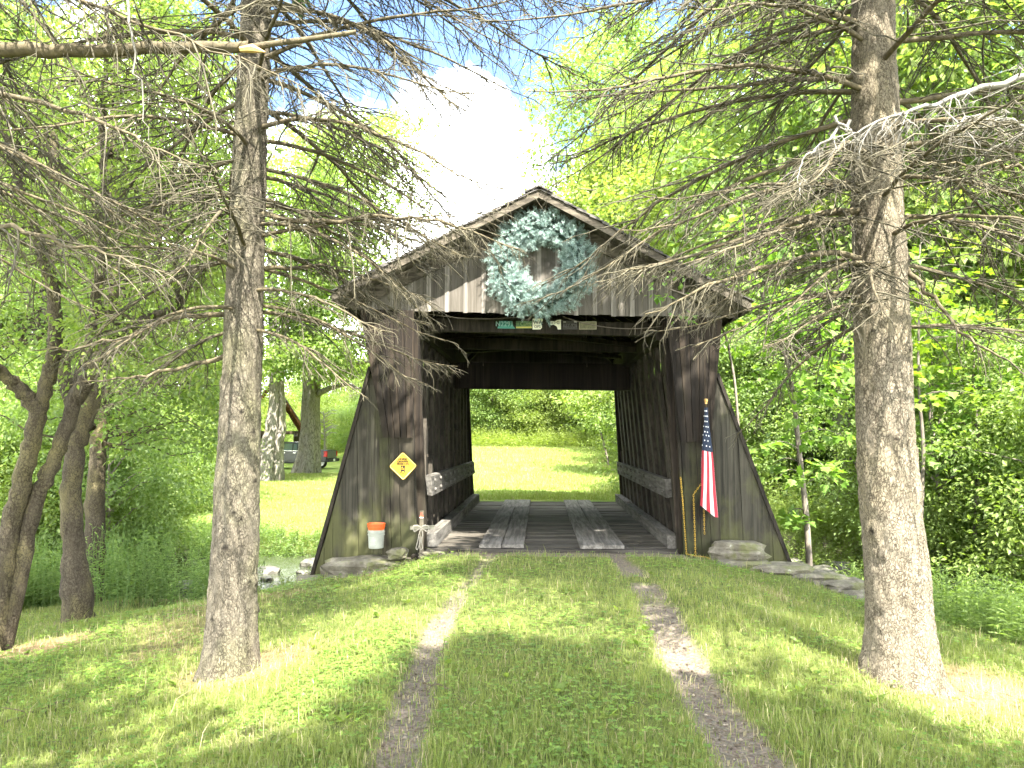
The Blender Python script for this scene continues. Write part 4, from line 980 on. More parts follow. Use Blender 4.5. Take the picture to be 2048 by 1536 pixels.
def proto_tree(key, seed, z0, z1, R, ncl, per, size, cs, leaf, tr, nl=24, barkm='barkfar', low=.55, name='tree'):
    rng = np.random.default_rng(seed); rt = thing(name, (0, 0, 0), '', 'tree')
    c, C = crown_mesh(rng, z0, z1, R, ncl, per, size, cs, low)
    t = MB(); q = np.linspace(0, 1, 14); P = np.stack([np.cumsum(rng.normal(0, .05, 14)) * (z1 / 12), np.cumsum(rng.normal(0, .05, 14)) * (z1 / 12), -.3 + q * z1 * .92], 1); P[:, :2] -= P[:1, :2]
    t.tubes(P, tr * (1 - .88 * q) + tr * .5 * np.exp(-q * 30), 9); limbs_to(t, rng, C, z0, min(nl, ncl), tr * .3)
    t.build('trunk', M[barkm], rt, smooth=True, local=True); c.build('crown', M[leaf], rt, local=True); PROTO[key] = [rt, False]; return rt
def put(key, x, y, rz_, sc, label, cat, grp, name=None):
    rt, used = PROTO[key]; z = gz(x, y) - .1
    if not used: PROTO[key][1] = True; o = rt; o.location = (x, y, z); o.rotation_euler = (0, 0, rz_); o.scale = (sc,) * 3
    else: o = copy_tree(rt, (x, y, z), rz_, sc)
    tag(o, label, cat, grp); return o
# tall woodland trees
proto_tree('A1', 101, 3.5, 17, 4.6, 240, 110, .24, .62, 'leafA', .28, name='woodland_tree')
proto_tree('A2', 102, 4.5, 19, 4.2, 260, 100, .23, .60, 'leafB', .30, name='woodland_tree')
proto_tree('A3', 103, 2.0, 14, 4.4, 220, 110, .22, .60, 'leafB', .22, name='woodland_tree')
proto_tree('A4', 104, 1.2, 11, 4.0, 220, 110, .20, .55, 'leafA', .18, name='woodland_tree')
# understory bushes, leaves small
proto_tree('B1', 111, .2, 3.4, 1.9, 160, 165, .082, .26, 'leafB', .05, 30, low=.5, name='bush')
proto_tree('B2', 112, .3, 4.4, 2.0, 175, 165, .086, .28, 'leafB', .06, 30, low=.5, name='bush')
proto_tree('B3', 113, .1, 2.4, 1.8, 140, 160, .075, .24, 'leafA', .04, 30, low=.5, name='bush')
proto_tree('B4', 114, .9, 5.6, 2.1, 160, 165, .095, .32, 'leafB', .07, 30, low=.6, name='bush')
rn = random.Random(21)
def xr(u, Y): return (u - 1083) / 1500 * Y - .14
GA = 'woodland trees behind the bridge'; GB = 'bushes along the creek and wood edge'
LA = {'l': 'tall leafy tree in the wood left of the bridge, across the creek', 'c': 'leafy tree of the bright wood edge seen straight behind the bridge roof and portal', 'r': 'tall leafy tree in the dense wood right of the bridge'}
LB = {'l': 'green bush in the thicket on the left creek bank behind the apple trees', 'c': 'sunlit yellow green bush at the meadow edge seen through the portal', 'r': 'green bush in the thicket right of the bridge', 'h': 'sunlit bush on the far hillside behind the truck'}
def many(keys, spots, labels, side, cat, grp, s0, s1):
    for i, (u, Y) in enumerate(spots): put(keys[i % len(keys)], xr(u, Y), Y, rn.uniform(0, 6.28), rn.uniform(s0, s1), labels[side], cat, grp)
many(['A2', 'A1', 'A3'], [(-330, 24), (-60, 23), (120, 29), (270, 26), (-160, 36), (60, 44), (330, 40), (400, 52), (-300, 46), (-480, 30), (200, 54)], LA, 'l', 'tree', GA, .85, 1.1)
many(['A1', 'A3', 'A2', 'A4'], [(1222, 48), (1262, 54), (1300, 42), (1400, 40), (1520, 30), (1620, 29), (1680, 22), (1790, 27), (1880, 21), (1990, 26), (2100, 20), (2220, 25), (1350, 40), (1500, 38), (1640, 40), (1780, 38), (1930, 36), (2080, 35), (1260, 46), (1440, 50), (1700, 52), (2000, 50), (2300, 36), (2450, 30)], LA, 'r', 'tree', GA, .9, 1.2)
put('A2', xr(1258, 52), 52, .7, 1.55, 'pale crowned tree taller than the rest, rising right of the bridge ridge', 'tree', GA)
many(['A4', 'A3', 'A1'], [(820, 56), (905, 64), (930, 62), (1010, 58), (1090, 60), (1160, 56), (1230, 60), (860, 66), (790, 70)], LA, 'c', 'tree', GA, .75, .95)
many(['A4', 'A3'], [(560, 84), (640, 88), (700, 80), (480, 82), (740, 92), (590, 104), (690, 108)], {'h': 'pale green tree on the far hillside behind the truck'}, 'h', 'tree', GA, .62, .8)
many(['B3', 'B1'], [(600, 72), (650, 66), (690, 70), (730, 62), (560, 74), (620, 80), (705, 76)], LB, 'h', 'bush', GB, 1.3, 1.9)
many(['B3', 'B4', 'B1'], [(940, 46), (985, 44), (1035, 45), (1080, 43), (1130, 44), (1180, 42), (1230, 40), (960, 52), (1010, 51), (1060, 52), (1110, 50), (1160, 49), (1215, 47), (890, 50), (1270, 36)], LB, 'c', 'bush', GB, 1.1, 1.7)
many(['B1', 'B2', 'B4'], [(40, 14.5), (110, 15.5), (205, 14.6), (180, 18), (290, 19.5), (80, 20), (-30, 17), (-150, 14), (-260, 16), (330, 25), (250, 23), (120, 25), (395, 32), (430, 40)], LB, 'l', 'bush', GB, .75, 1.1)
many(['B1', 'B4', 'B2', 'B3'], [(1480, 26), (1560, 27), (1640, 24), (1700, 26), (1800, 19.5), (1850, 16), (1930, 18.5), (2010, 15.5), (2090, 17), (2180, 14.5), (1450, 24), (1600, 26), (1740, 25), (1880, 23), (2000, 22), (2120, 22), (1330, 28), (1400, 26), (1520, 30), (1670, 31), (1820, 29), (1960, 28), (2080, 27), (2250, 19), (2350, 23), (1420, 20.5), (2230, 12), (1290, 30), (1360, 22)], LB, 'r', 'bush', GB, .8, 1.2)
for k_, (rt, used) in list(PROTO.items()):
    if not used:
        for ch_ in list(rt.children): bpy.data.objects.remove(ch_)
        bpy.data.objects.remove(rt)

# the two old trees beside the truck
def old_tree(paths, radii, Yc, cl, per, size, cs, label, leaf, seed, limbs=()):
    rng = np.random.default_rng(seed); P0 = at(*paths[0][0], Yc); rt = thing('old_tree', (P0[0], Yc, gz(P0[0], Yc)), label, 'tree')
    t = MB()
    for pp, rr2 in zip(paths, radii):
        P = np.array([at(u, v, Yc) for u, v in pp]); P[0, 2] = min(P[0, 2], gz(P[0, 0], Yc) - .1) if pp is paths[0] or pp[0][1] > 900 else P[0, 2]
        R = np.array(rr2) * Yc / 1500 / 2; Q = polyline(np.concatenate([P, R[:, None]], 1), 26); Q[1:-1, :2] += rng.normal(0, .03, (24, 2))
        ang = np.arange(22) * 2 * math.pi / 22; lob = 1 + .16 * np.sin(ang * 4 + seed) + .1 * np.sin(ang * 7)
        n_, m_ = 26, 22; V = np.stack([Q[:, 0:1] + Q[:, 3:4] * lob * np.cos(ang), Q[:, 1:2] + Q[:, 3:4] * lob * np.sin(ang), np.repeat(Q[:, 2:3], m_, 1)], -1).reshape(-1, 3)
        i = np.arange(n_ - 1)[:, None] * m_; j = np.arange(m_)[None]; k2 = (j + 1) % m_; t.add(V, np.stack([i + j, i + k2, i + m_ + k2, i + m_ + j], -1).reshape(-1, 4))
    t.build('trunk', M['barkold'], rt, smooth=True)
    for pp, w0 in limbs:
        t = MB(); P = polyline([at(u, v, Yc + dy) for u, v, dy in pp], 16); P[1:-1] += rng.normal(0, .05, (14, 3)); t.tubes(P, np.linspace(w0, w0 * .3, 16) * Yc / 3000, 7); t.build('limb', M['barkold'], rt, smooth=True)
    C = np.array([at(u, v, Yc + dy) for u, v, dy in cl]); C = C + rng.normal(0, .35, C.shape); mb = MB(); spray(mb, rng, C, per, cs, size); mb.build('crown', M[leaf], rt)
    return rt
def cloud(rng, n, u0, u1, v0, v1, dy): return [(rng.uniform(u0, u1), rng.uniform(v0, v1), rng.uniform(-dy, dy)) for _ in range(n)]
ro = np.random.default_rng(3)
old_tree([[(612, 948), (618, 900), (622, 800), (626, 700), (640, 520), (660, 330), (668, 200)]], [[52, 36, 30, 29, 26, 20, 8]], 46.0, cloud(ro, 210, 560, 760, 250, 700, 5) + cloud(ro, 90, 590, 840, 230, 560, 5) + cloud(ro, 16, 640, 716, 690, 760, 3), 110, .26, .62, 'old pale trunked tree with low side limbs standing right in front of the truck', 'leafA', 31,
         [([(630, 790, 0), (660, 775, -.5), (690, 768, -1), (722, 776, -1.5)], 14), ([(632, 770, 0), (670, 745, -1), (720, 725, -2), (780, 712, -3)], 18), ([(634, 740, 0), (690, 705, -1), (735, 680, -2)], 14), ([(628, 690, 0), (600, 640, 0), (570, 560, 1)], 16), ([(640, 600, 0), (700, 500, 0), (760, 420, 1)], 18), ([(652, 450, 0), (600, 350, 0), (570, 280, 1)], 14)])
old_tree([[(532, 955), (536, 915), (546, 860), (552, 800), (552, 740), (548, 640), (545, 500), (540, 300)], [(552, 940), (556, 900), (562, 850), (562, 800), (560, 745), (575, 640), (600, 520)]], [[50, 36, 26, 22, 21, 19, 16, 6], [28, 21, 17, 15, 15, 12, 6]], 38.8, cloud(ro, 150, 470, 680, 330, 735, 4) + cloud(ro, 30, 540, 700, 600, 745, 2), 110, .24, .55, 'old twin stemmed tree with peeling pale bark left of the truck tail', 'leafC', 37)
# bleached dead sapling beyond the truck
t = MB(); ds = thing('dead_sapling', (at(648, 905, 57)[0], 57, gz(at(648, 905, 57)[0], 57)), 'bleached leafless sapling beyond the truck bed', 'dead sapling')
rd = np.random.default_rng(5); b0 = at(650, 930, 57); t.tubes(np.array([b0, at(649, 860, 57), at(647, 822, 57)]), np.array([.10, .07, .03]), 6)
for k in range(22):
    v = rd.uniform(825, 880); s_ = rd.choice([-1, 1]); a_ = at(648, v, 57); L = rd.uniform(10, 30); t.tubes(np.array([a_, at(648 + s_ * L * .6, v - L * .35, 57 + rd.normal(0, .4)), at(648 + s_ * L, v - L * .3, 57 + rd.normal(0, .6))]), np.array([.035, .025, .012]), 4)
t.build('stem', M['deadlimb'], ds)

# dark barked apple trees at the left edge
def stem_tree(label, Y, stems, crownbox, ncl, per, size, cs, leaf, seed, name='apple_tree', barkm='barkapple'):
    rng = np.random.default_rng(seed); f = stems[0][0][0]; p0 = at(f[0], f[1], Y); z0 = gz(p0[0], Y)
    rt = thing(name, (p0[0], Y, z0), label, 'tree', 'dark stemmed trees on the left bank'); tips = []
    for k, (pp, w) in enumerate(stems):
        P = np.array([at(u, v, Y + (q[0] if q else 0)) for u, v, *q in pp])
        if pp[0][1] > 1000: P[0, 2] = z0 - .1
        R = np.array(w) / 2 * Y / 1500; Q = polyline(np.concatenate([P, R[:, None]], 1), 8 * len(P)); n_ = len(Q); Q[1:-1, :3] += rng.normal(0, .008, (n_ - 2, 3)); Q[1:-1, 3] *= rng.uniform(.9, 1.12, n_ - 2)
        t = MB(); t.tubes(Q[:, :3], Q[:, 3], 14); t.build('trunk' if k == 0 else 'limb', M[barkm], rt, smooth=True); tips += list(Q[n_ // 3:, :3])
    (u0, u1, v0, v1, ya, yb) = crownbox
    C = []
    while len(C) < ncl:
        y = rng.uniform(ya, yb); c = at(rng.uniform(u0, u1), rng.uniform(v0, v1), y)
        if fnoise(c[0] * 1.0 + c[2] * .7, c[1] + c[2], .9, seed) > .40: C.append(c)
    C = np.array(C); tips = np.array(tips); t = MB(); nn = 0
    for c in C:
        d2 = ((tips - c) ** 2).sum(1); j = d2.argmin(); L = math.sqrt(d2[j])
        if L < 2.6:
            q = np.linspace(0, 1, 6)[:, None]; P = tips[j] * (1 - q) + c * q; P[1:-1] += rng.normal(0, .06 * L, (4, 3)); t.tubes(P, np.linspace(.006 + .007 * L, .003, 6), 4)
    t.build('twigs', M['barkapple'], rt); mb = MB(); spray(mb, rng, C, per, cs, size, LEAF, LF, .6); mb.build('crown', M[leaf], rt); return rt
stem_tree('nearest dark forked tree at the left edge, two stems from one foot', 7.6,
    [([(-14, 1265), (8, 1110), (45, 960), (75, 830), (108, 720), (112, 600), (80, 490), (40, 370), (8, 250), (-20, 120)], [60, 42, 36, 33, 28, 25, 23, 20, 17, 13]),
     ([(14, 1120, .05), (70, 1000, .1), (118, 900, .15), (150, 800, .2), (180, 690, .25), (200, 560, .3), (212, 420, .3), (205, 250, .3), (215, 60, .3)], [33, 31, 30, 28, 25, 22, 18, 15, 10]),
     ([(150, 800, .2), (215, 690, .0), (290, 640, -.2), (360, 610, -.3)], [34, 28, 20, 10]), ([(80, 820, 0), (20, 760, -.2), (-50, 700, -.4)], [36, 26, 18])],
    (-160, 430, 20, 760, 6.6, 9.0), 200, 70, .062, .17, 'leafA', 41)
stem_tree('dark knotty trunked tree on the left bank behind the forked one', 9.4,
    [([(160, 1218), (150, 1120), (140, 1000), (150, 900), (185, 800), (215, 680), (232, 520), (222, 380), (228, 200), (235, 40)], [68, 46, 40, 36, 31, 27, 23, 20, 15, 10]),
     ([(172, 860, .1), (110, 700, .2), (95, 540, .3), (110, 380, .3), (105, 200, .3)], [40, 32, 28, 24, 16]), ([(228, 560, 0), (300, 470, .2), (345, 380, .3)], [26, 20, 10])],
    (-120, 470, 60, 830, 8.6, 11.4), 210, 75, .075, .2, 'leafB', 43)
stem_tree('slender bark-shaded tree on the bank right behind the knotty one', 11.6,
    [([(192, 1100), (190, 1020), (196, 900), (205, 760), (240, 600), (300, 420), (330, 250)], [44, 38, 34, 30, 26, 20, 12])],
    (60, 470, 330, 900, 11.0, 13.0), 150, 80, .085, .24, 'leafC', 47)

# young maple and seedlings right of the bridge
def sapling(label, Y, path, w, cl, per, size, cs, leaf, seed, tmpl=MAP, faces=MF, name='young_maple'):
    rng = np.random.default_rng(seed); P = np.array([at(u, v, Y + (q[0] if q else 0)) for u, v, *q in path]); rt = thing(name, (P[0, 0], Y, P[0, 2]), label, 'tree')
    Q = polyline(P, 30); t = MB(); t.tubes(Q, np.linspace(w, w * .35, 30) / 2 * Y / 1500, 8); t.build('trunk', M['barkfar'], rt, smooth=True)
    C = np.array([at(u, v, Y + dy) for u, v, dy in cl]); t = MB()
    for c in C:
        d2 = ((Q - c) ** 2).sum(1) + np.where(Q[:, 2] > c[2] + .1, 2., 0); j = d2.argmin(); q = np.linspace(0, 1, 6)[:, None]; PP = Q[j] * (1 - q) + c * q; PP[:, 2] += .1 * np.sin(q[:, 0] * math.pi); t.tubes(PP, np.linspace(.008, .003, 6), 4)
    t.build('twig_spray', M['barkfar'], rt); mb = MB(); spray(mb, rng, C, per, cs, size, tmpl, faces, .35, 1.4); mb.build('crown', M[leaf], rt); return rt
rq = np.random.default_rng(8)
sapling('thin young maple with big lobed leaves between the right wing and the spruce', 12.4, [(1619, 1132), (1612, 1020), (1600, 920), (1588, 800), (1575, 720), (1540, 630), (1505, 540), (1492, 470)], 13,
    cloud(rq, 26, 1455, 1700, 560, 700, .9) + cloud(rq, 34, 1460, 1700, 640, 800, 1.0) + cloud(rq, 6, 1500, 1690, 800, 900, .6) + cloud(rq, 6, 1535, 1690, 930, 960, .5) + cloud(rq, 4, 1550, 1620, 1000, 1045, .3) + cloud(rq, 10, 1440, 1560, 430, 560, .6), 15, .135, .16, 'maple', 51)
sapling('leaning maple shoot pushing leaves in front of the right gable corner', 11.9, [(1490, 1100), (1480, 900), (1470, 760), (1450, 660), (1400, 600, -1.3), (1330, 575, -1.5)], 7,
    [(1300, 560, -1.5), (1322, 566, -1.5), (1345, 556, -1.5), (1375, 558, -1.4), (1310, 590, -1.5), (1340, 590, -1.5), (1400, 545, -1.3), (1395, 632, -1.4), (1360, 634, -1.5), (1480, 660, -.6), (1460, 700, -.6)], 7, .11, .09, 'maple', 53, LEAF, LF)
sapling('leaning slim tree at the right side of the meadow, seen through the portal', 27.0, [(1218, 930), (1208, 890), (1198, 850), (1185, 800), (1170, 740)], 5,
    cloud(rq, 34, 1165, 1240, 780, 870, 1.2) + cloud(rq, 14, 1130, 1200, 770, 830, 1.2), 60, .15, .32, 'leafA', 55, LEAF, LF, 'meadow_tree')
for i_, (u, v, Y, lab) in enumerate([(1840, 640, 14, 'lobed leaf maple sapling just right of the stout spruce trunk'), (1950, 800, 15, 'broad leafed sapling at the right edge above the ferns')]):
    x_ = at(u, 900, Y)[0]; sapling(lab, Y, [(u, 1080), (u + 8, 900), (u - 4, 760), (u, v - 150)], 9, cloud(rq, 46, u - 110, u + 120, v - 160, v + 170, 1.1), 14, .15, .2, 'maple', 57 + i_)

# herbs: too many stems to count
def herbs(label, name, pts, hlo, hhi, leaf, seed, nl=16, size=.12, tmpl=LANCE):
    rng = np.random.default_rng(seed); n = len(pts); h = rng.uniform(hlo, hhi, n) * (.7 + .6 * vnoise(pts[:, 0], pts[:, 1], .8, seed)); z = ground(pts[:, 0], pts[:, 1])
    lean = rng.normal(0, .14, (n, 2)); q = np.linspace(0, 1, 4)
    P = np.stack([pts[:, 0:1] + lean[:, 0:1] * h[:, None] * q ** 1.5, pts[:, 1:2] + lean[:, 1:2] * h[:, None] * q ** 1.5, z[:, None] - .05 + h[:, None] * q], -1)
    mb = MB(); mb.tubes(P, np.broadcast_to(np.linspace(.005, .002, 4), (n, 4)), 3, 0, rng.uniform(0, .5, n))
    I = np.repeat(np.arange(n), nl); u = np.tile(np.linspace(.22, 1, nl), n); f = np.minimum((u * 3).astype(int), 2); fr = (u * 3 - f)[:, None]
    p = P[I, f] * (1 - fr) + P[I, f + 1] * fr; a = rng.uniform(0, 6.28, n)[I] + np.tile(np.arange(nl) * 2.4, n); up = np.where(u > .9, .8, rng.uniform(-.25, .45, len(I)))
    D = np.stack([np.cos(a), np.sin(a), up], 1); N = np.stack([rng.normal(0, .25, len(I)), rng.normal(0, .25, len(I)), np.ones(len(I))], 1)
    mb.leaves(p, D, N, size * rng.uniform(.6, 1.2, len(I)) * (1.2 - .55 * u), tmpl, LF, 0, np.clip(rng.uniform(0, .5, n)[I] + rng.uniform(0, .5, len(I)), 0, 1))
    return stuff(mb.build(name, M[leaf]), label, 'herbs')
def scatter(rng, n, x0, x1, y0, y1, ok=None, sc=.9, th=.35):
    p = np.stack([rng.uniform(x0, x1, n), rng.uniform(y0, y1, n)], 1); k = fnoise(p[:, 0], p[:, 1], sc, 77) > th
    if ok is not None: k &= ok(p[:, 0], p[:, 1])
    return p[k]
rh = np.random.default_rng(61)
herbs('dense band of tall green herbs on the left creek bank behind the apple trees', 'bank_herbs', scatter(rh, 2600, -11, -4.9, 10.6, 12.9, lambda x, y: (y > 10.6 + .35 * np.sin(x * 1.7) + np.clip(-4.6 - x, -9, 0) * -1.6) ), .6, 1.15, 'herb', 1)
herbs('low leafy plants along the water left of the bridge', 'waterside_herbs', scatter(rh, 160, -6.0, -3.4, 11.3, 12.2), .15, .4, 'herb', 2, 10, .09)
herbs('rank yellow green herbs filling the sunny far bank right of the bridge', 'bank_herbs', scatter(rh, 3600, 3.3, 12.5, 15.8, 20, lambda x, y: y > 16.0), .5, 1.1, 'leafA', 3, 14, .13)
herbs('goldenrod and fern stems on the right bank beside the stout spruce', 'bank_herbs', scatter(rh, 2600, 4.3, 10.5, 7.6, 13.2, lambda x, y: (x > 4.2 + .35 * np.sin(y * 2)) & (y > 8.0 - (x - 4.3) * .35)), .45, .95, 'herb', 4, 16, .13)
herbs('tall grassy herbs fringing the meadow seen through the portal', 'meadow_herbs', scatter(rh, 2600, -9, 9, 36, 42, lambda x, y: y > 37.5 - .1 * x), .5, 1.0, 'leafA', 5, 10, .22)
herbs('overhanging green herbs on the far creek bank left of the bridge', 'bank_herbs', scatter(rh, 1800, -12, -3.0, 17.3, 19.4), .3, .7, 'leafC', 6, 12, .15)

# ------------------------------------------------------------------ grass
BL = [(-.5, 0, 0), (.5, 0, 0), (.38, .55, 0), (-.38, .55, 0), (0, 1, 0)]
def grass(name, label, P, h, w, mats, mi, seed, col=None, bend=.45):
    rng = np.random.default_rng(seed); n = len(P); z = ground(P[:, 0], P[:, 1]) - .015
    a = rng.uniform(0, 6.283, n); tl = np.abs(rng.normal(0, bend, n)); d = np.stack([np.cos(a), np.sin(a)], 1)
    s = np.stack([-np.sin(a), np.cos(a)], 1) * (w / 2)[:, None]; fa = a + rng.normal(0, .9, n); s = np.stack([-np.sin(fa), np.cos(fa)], 1) * (w / 2)[:, None]
    p0 = np.stack([P[:, 0], P[:, 1], z], 1); m1 = p0 + np.concatenate([d * (h * tl * .35)[:, None], (h * .58)[:, None]], 1); m2 = p0 + np.concatenate([d * (h * tl * 1.0)[:, None], (h * (1 - .35 * np.minimum(tl, 1.6)))[:, None]], 1)
    S3 = np.concatenate([s, np.zeros((n, 1))], 1)
    V = np.stack([p0 - S3, p0 + S3, m1 + S3 * .8, m1 - S3 * .8, m2], 1).reshape(-1, 3); o = np.arange(n)[:, None] * 5
    col = rng.uniform(0, 1, n) if col is None else col
    mb = MB(); cc = np.repeat(col, 5)
    mb.v.append(V); mb.c.append(cc); mb.n = len(V)
    for k in np.unique(mi):
        q = o[mi == k]; mb.f[(4, int(k))] = [q + np.array([[0, 1, 2, 3]])]; mb.f[(3, int(k))] = [q + np.array([[3, 2, 4]])]
    return mb.build(name, mats)
rg2 = np.random.default_rng(91)
def near_pts(n, y0, y1, pw=1.5):
    u = rg2.uniform(0, 1, n); y = (y0 ** (1 - pw) + u * (y1 ** (1 - pw) - y0 ** (1 - pw))) ** (1 / (1 - pw)); x = rg2.uniform(-1, 1, n) * (.9 * y + 1.0) ; return x, y
x, y = near_pts(460000, 2.0, 11.8)
b_ = bare(x, y); l_ = litter(x, y); cl = fnoise(x, y, .8, 15); tuft = fnoise(x, y, 2.6, 45)
keep = (rg2.uniform(0, 1, len(x)) > b_ * .93) & (rg2.uniform(0, 1, len(x)) > l_ * .80) & (x > -9) & (x < 8.5) & ~((y > 10.75) & (np.abs(x) < 2.5)) & (rg2.uniform(0, 1, len(x)) > .35 * sm(.55, .7, cl))
x, y, l_, b_, tuft = x[keep], y[keep], l_[keep], b_[keep], tuft[keep]; n = len(x)
h = rg2.uniform(.03, .10, n) * (.45 + 1.3 * tuft) * (1 - .5 * b_) * (1 + .8 * sm(.5, .9, np.abs(x)) * (1 - sm(1.6, 2.4, np.abs(x))) * 0) ; tall = rg2.uniform(0, 1, n) < .012; h = np.where(tall, h * 2.4, h)
mi = (rg2.uniform(0, 1, n) < np.clip(.06 + .45 * l_ + .25 * b_ + .35 * (1 - sm(.3, 1.2, np.hypot(x - 2.9, y - 5.2))), 0, .9)).astype(int)
col = np.clip(fnoise(x, y, .5, 61) * .7 + rg2.normal(0, .18, n) + .1, 0, 1)
stuff(grass('grass', None, np.stack([x, y], 1), h, rg2.uniform(.0022, .0048, n) * (.75 + y / 12), [M['grass'], M['straw']], mi, 3, col), 'short mixed lawn grass growing over the drive and banks', 'grass')
# clover and small broad leaves between the blades
x, y = near_pts(190000, 2.0, 10.5)
cl = fnoise(x, y, .8, 15); keep = (rg2.uniform(0, 1, len(x)) > bare(x, y) * 1.2) & (rg2.uniform(0, 1, len(x)) > litter(x, y) * .85) & (rg2.uniform(0, 1, len(x)) < .08 + .7 * sm(.48, .70, cl) * (.35 + .65 * sm(.5, 1.6, np.abs(x)))) & (x > -9) & (x < 8.5) & ~((y > 10.7) & (np.abs(x) < 2.5))
x, y = x[keep], y[keep]; n = len(x); I = np.repeat(np.arange(n), 3); a = np.repeat(rg2.uniform(0, 6.28, n), 3) + np.tile([0, 2.09, 4.19], n)
hz = ground(x, y) + rg2.uniform(.012, .055, n); D = np.stack([np.cos(a), np.sin(a), np.full(3 * n, .1)], 1); N = np.stack([rg2.normal(0, .3, 3 * n), rg2.normal(0, .3, 3 * n), np.ones(3 * n)], 1)
mb = MB(); sz = np.repeat(rg2.uniform(.010, .022, n) * (.8 + y / 14), 3); mb.leaves(np.stack([x[I], y[I], hz[I]], 1), D, N, sz, [(0, 0, 0), (.42, .45, .04), (.30, .95, 0), (-.30, .95, 0), (-.42, .45, .04)], [(0, 1, 2, 3, 4)], 0, np.repeat(rg2.uniform(0, 1, n), 3))
stuff(mb.build('clover', M['clover']), 'clover and small broad leaves growing through the lawn', 'clover')
# broad weeds
wx_, wy_ = near_pts(420, 2.6, 9.5, 1.2); kk = (bare(wx_, wy_) < .3) & (np.abs(wx_) < 7) & (fnoise(wx_, wy_, 1.2, 8) > .5); wx_, wy_ = wx_[kk], wy_[kk]; n = len(wx_); I = np.repeat(np.arange(n), 6); a = rg2.uniform(0, 6.28, 6 * n)
mb = MB(); mb.leaves(np.stack([wx_[I], wy_[I], ground(wx_, wy_)[I] + .01], 1), np.stack([np.cos(a), np.sin(a), rg2.uniform(.2, 1.3, 6 * n)], 1), np.stack([rg2.normal(0, .3, 6 * n), rg2.normal(0, .3, 6 * n), np.ones(6 * n)], 1), rg2.uniform(.025, .09, 6 * n), LEAF, LF)
stuff(mb.build('weeds', M['herb']), 'broad leafed weeds scattered in the lawn', 'weeds')
# fallen twigs and dry leaves
x, y = near_pts(7000, 2.2, 10.5, 1.2); kk = rg2.uniform(0, 1, len(x)) < .15 + litter(x, y) * .9 + .25 * bare(x, y); x, y = x[kk], y[kk]; n = len(x); a = rg2.uniform(0, 6.28, n); L = rg2.uniform(.02, .11, n); q = np.linspace(-.5, .5, 3)[None]
zc = ground(x, y) + .012 - .03 * bare(x, y); P = np.stack([x[:, None] + np.cos(a)[:, None] * L[:, None] * q, y[:, None] + np.sin(a)[:, None] * L[:, None] * q, zc[:, None] + rg2.uniform(0, .015, (n, 3))], -1)
mb = MB(); mb.tubes(P, np.full((n, 3), .0018), 3); stuff(mb.build('twig_litter', M['twig']), 'dry twigs and needles fallen on the ground', 'litter')
# gravel in the ruts and at the portal
x, y = near_pts(16000, 2.2, 11.4, 1.3); kk = rg2.uniform(0, 1, len(x)) < bare(x, y) ** 3; x, y = x[kk], y[kk]; n = len(x)
oct_ = np.array([(1, 0, 0), (0, 1, 0), (-1, 0, 0), (0, -1, 0), (0, 0, .7), (0, 0, -.7)]); of = np.array([(0, 1, 4), (1, 2, 4), (2, 3, 4), (3, 0, 4), (1, 0, 5), (2, 1, 5), (3, 2, 5), (0, 3, 5)])
sz = rg2.uniform(.004, .014, n); V = oct_[None] * sz[:, None, None] * rg2.uniform(.6, 1.3, (n, 6, 1)); a = rg2.uniform(0, 6.28, n); V = np.stack([V[..., 0] * np.cos(a)[:, None] - V[..., 1] * np.sin(a)[:, None], V[..., 0] * np.sin(a)[:, None] + V[..., 1] * np.cos(a)[:, None], V[..., 2]], -1) + np.stack([x, y, ground(x, y) - .042 * bare(x, y) + .004], 1)[:, None]
mb = MB(); mb.add(V.reshape(-1, 3), (of[None] + (np.arange(n) * 6)[:, None, None]).reshape(-1, 3), 0, np.repeat(rg2.uniform(0, 1, n), 6))
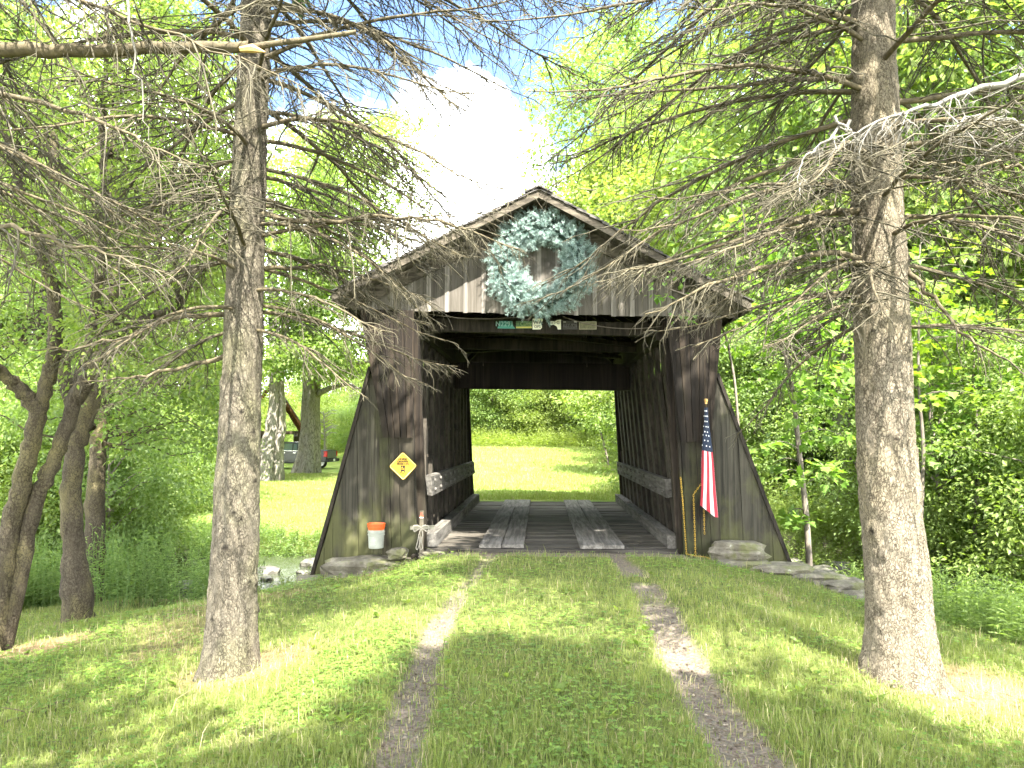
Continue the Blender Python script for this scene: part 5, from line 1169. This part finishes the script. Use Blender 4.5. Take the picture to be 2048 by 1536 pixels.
g = G('gravel_bits'); M['gravel'] = g.end(g.bsdf(g.ramp(g.attr(), [(0, (.05, .038, .025)), (.7, (.13, .103, .07)), (1, (.32, .275, .21))]), .9)); stuff(mb.build('gravel', M['gravel']), 'loose gravel in the wheel ruts and at the portal', 'gravel')
# lawn and meadow across the creek
n = 150000; yf = 17.8 + rg2.uniform(0, 1, n) ** 1.5 * 27; xf = rg2.uniform(-.42, .2, n) * yf; kk = (rg2.uniform(0, 1, n) > bare(xf, yf) * .7) & ~((yf < 19.2) & (np.abs(xf) < 2.4)); xf, yf = xf[kk], yf[kk]; n = len(xf)
stuff(grass('meadow_grass', None, np.stack([xf, yf], 1), rg2.uniform(.05, .16, n) * (.6 + .8 * fnoise(xf, yf, .7, 4)) + .18 * (yf < 18.8) * (xf < -3), rg2.uniform(.006, .012, n) * yf / 24, [M['grass'], M['straw']], (rg2.uniform(0, 1, n) < .08).astype(int), 5, np.clip(fnoise(xf, yf, .3, 62) * .6 + rg2.normal(.25, .15, n), 0, 1)), 'sunny grass of the lawn and meadow beyond the creek', 'grass')

# fallen branches in the foreground grass
def fallen(pts, r, label):
    P = []
    for u, v in pts:
        lo, hi = 1.5, 12.
        for _ in range(40):
            mid = (lo + hi) / 2; p = at(u, v, mid)
            if p[2] > gz(p[0], p[1]): lo = mid
            else: hi = mid
        P.append(at(u, v, lo) + np.array([0, 0, .02]))
    Q = polyline(P, 18); Q[1:-1] += RG.normal(0, .006, (16, 3)); o = P[0]; t = MB(); t.tubes(Q - o, np.linspace(r, r * .45, 18), 6, cap=True)
    for k in (5, 9, 13):
        d = RG.normal(0, 1, 3); d[2] = abs(d[2]) * .2; d /= np.linalg.norm(d); t.tubes(np.array([Q[k] - o, Q[k] - o + d * .10, Q[k] - o + d * .2 + [0, 0, -.01]]), [r * .4, r * .3, r * .2], 4)
    b = t.build('fallen_branch', M['limb'], smooth=True); b.location = o; tag(b, label, 'branch', 'fallen branches on the grass')
fallen([(10, 1452), (90, 1420), (190, 1388)], .014, 'crooked dead branch lying in the grass at the lower left')
fallen([(845, 1372), (890, 1378), (925, 1412)], .006, 'thin bent twig lying beside the left wheel rut')
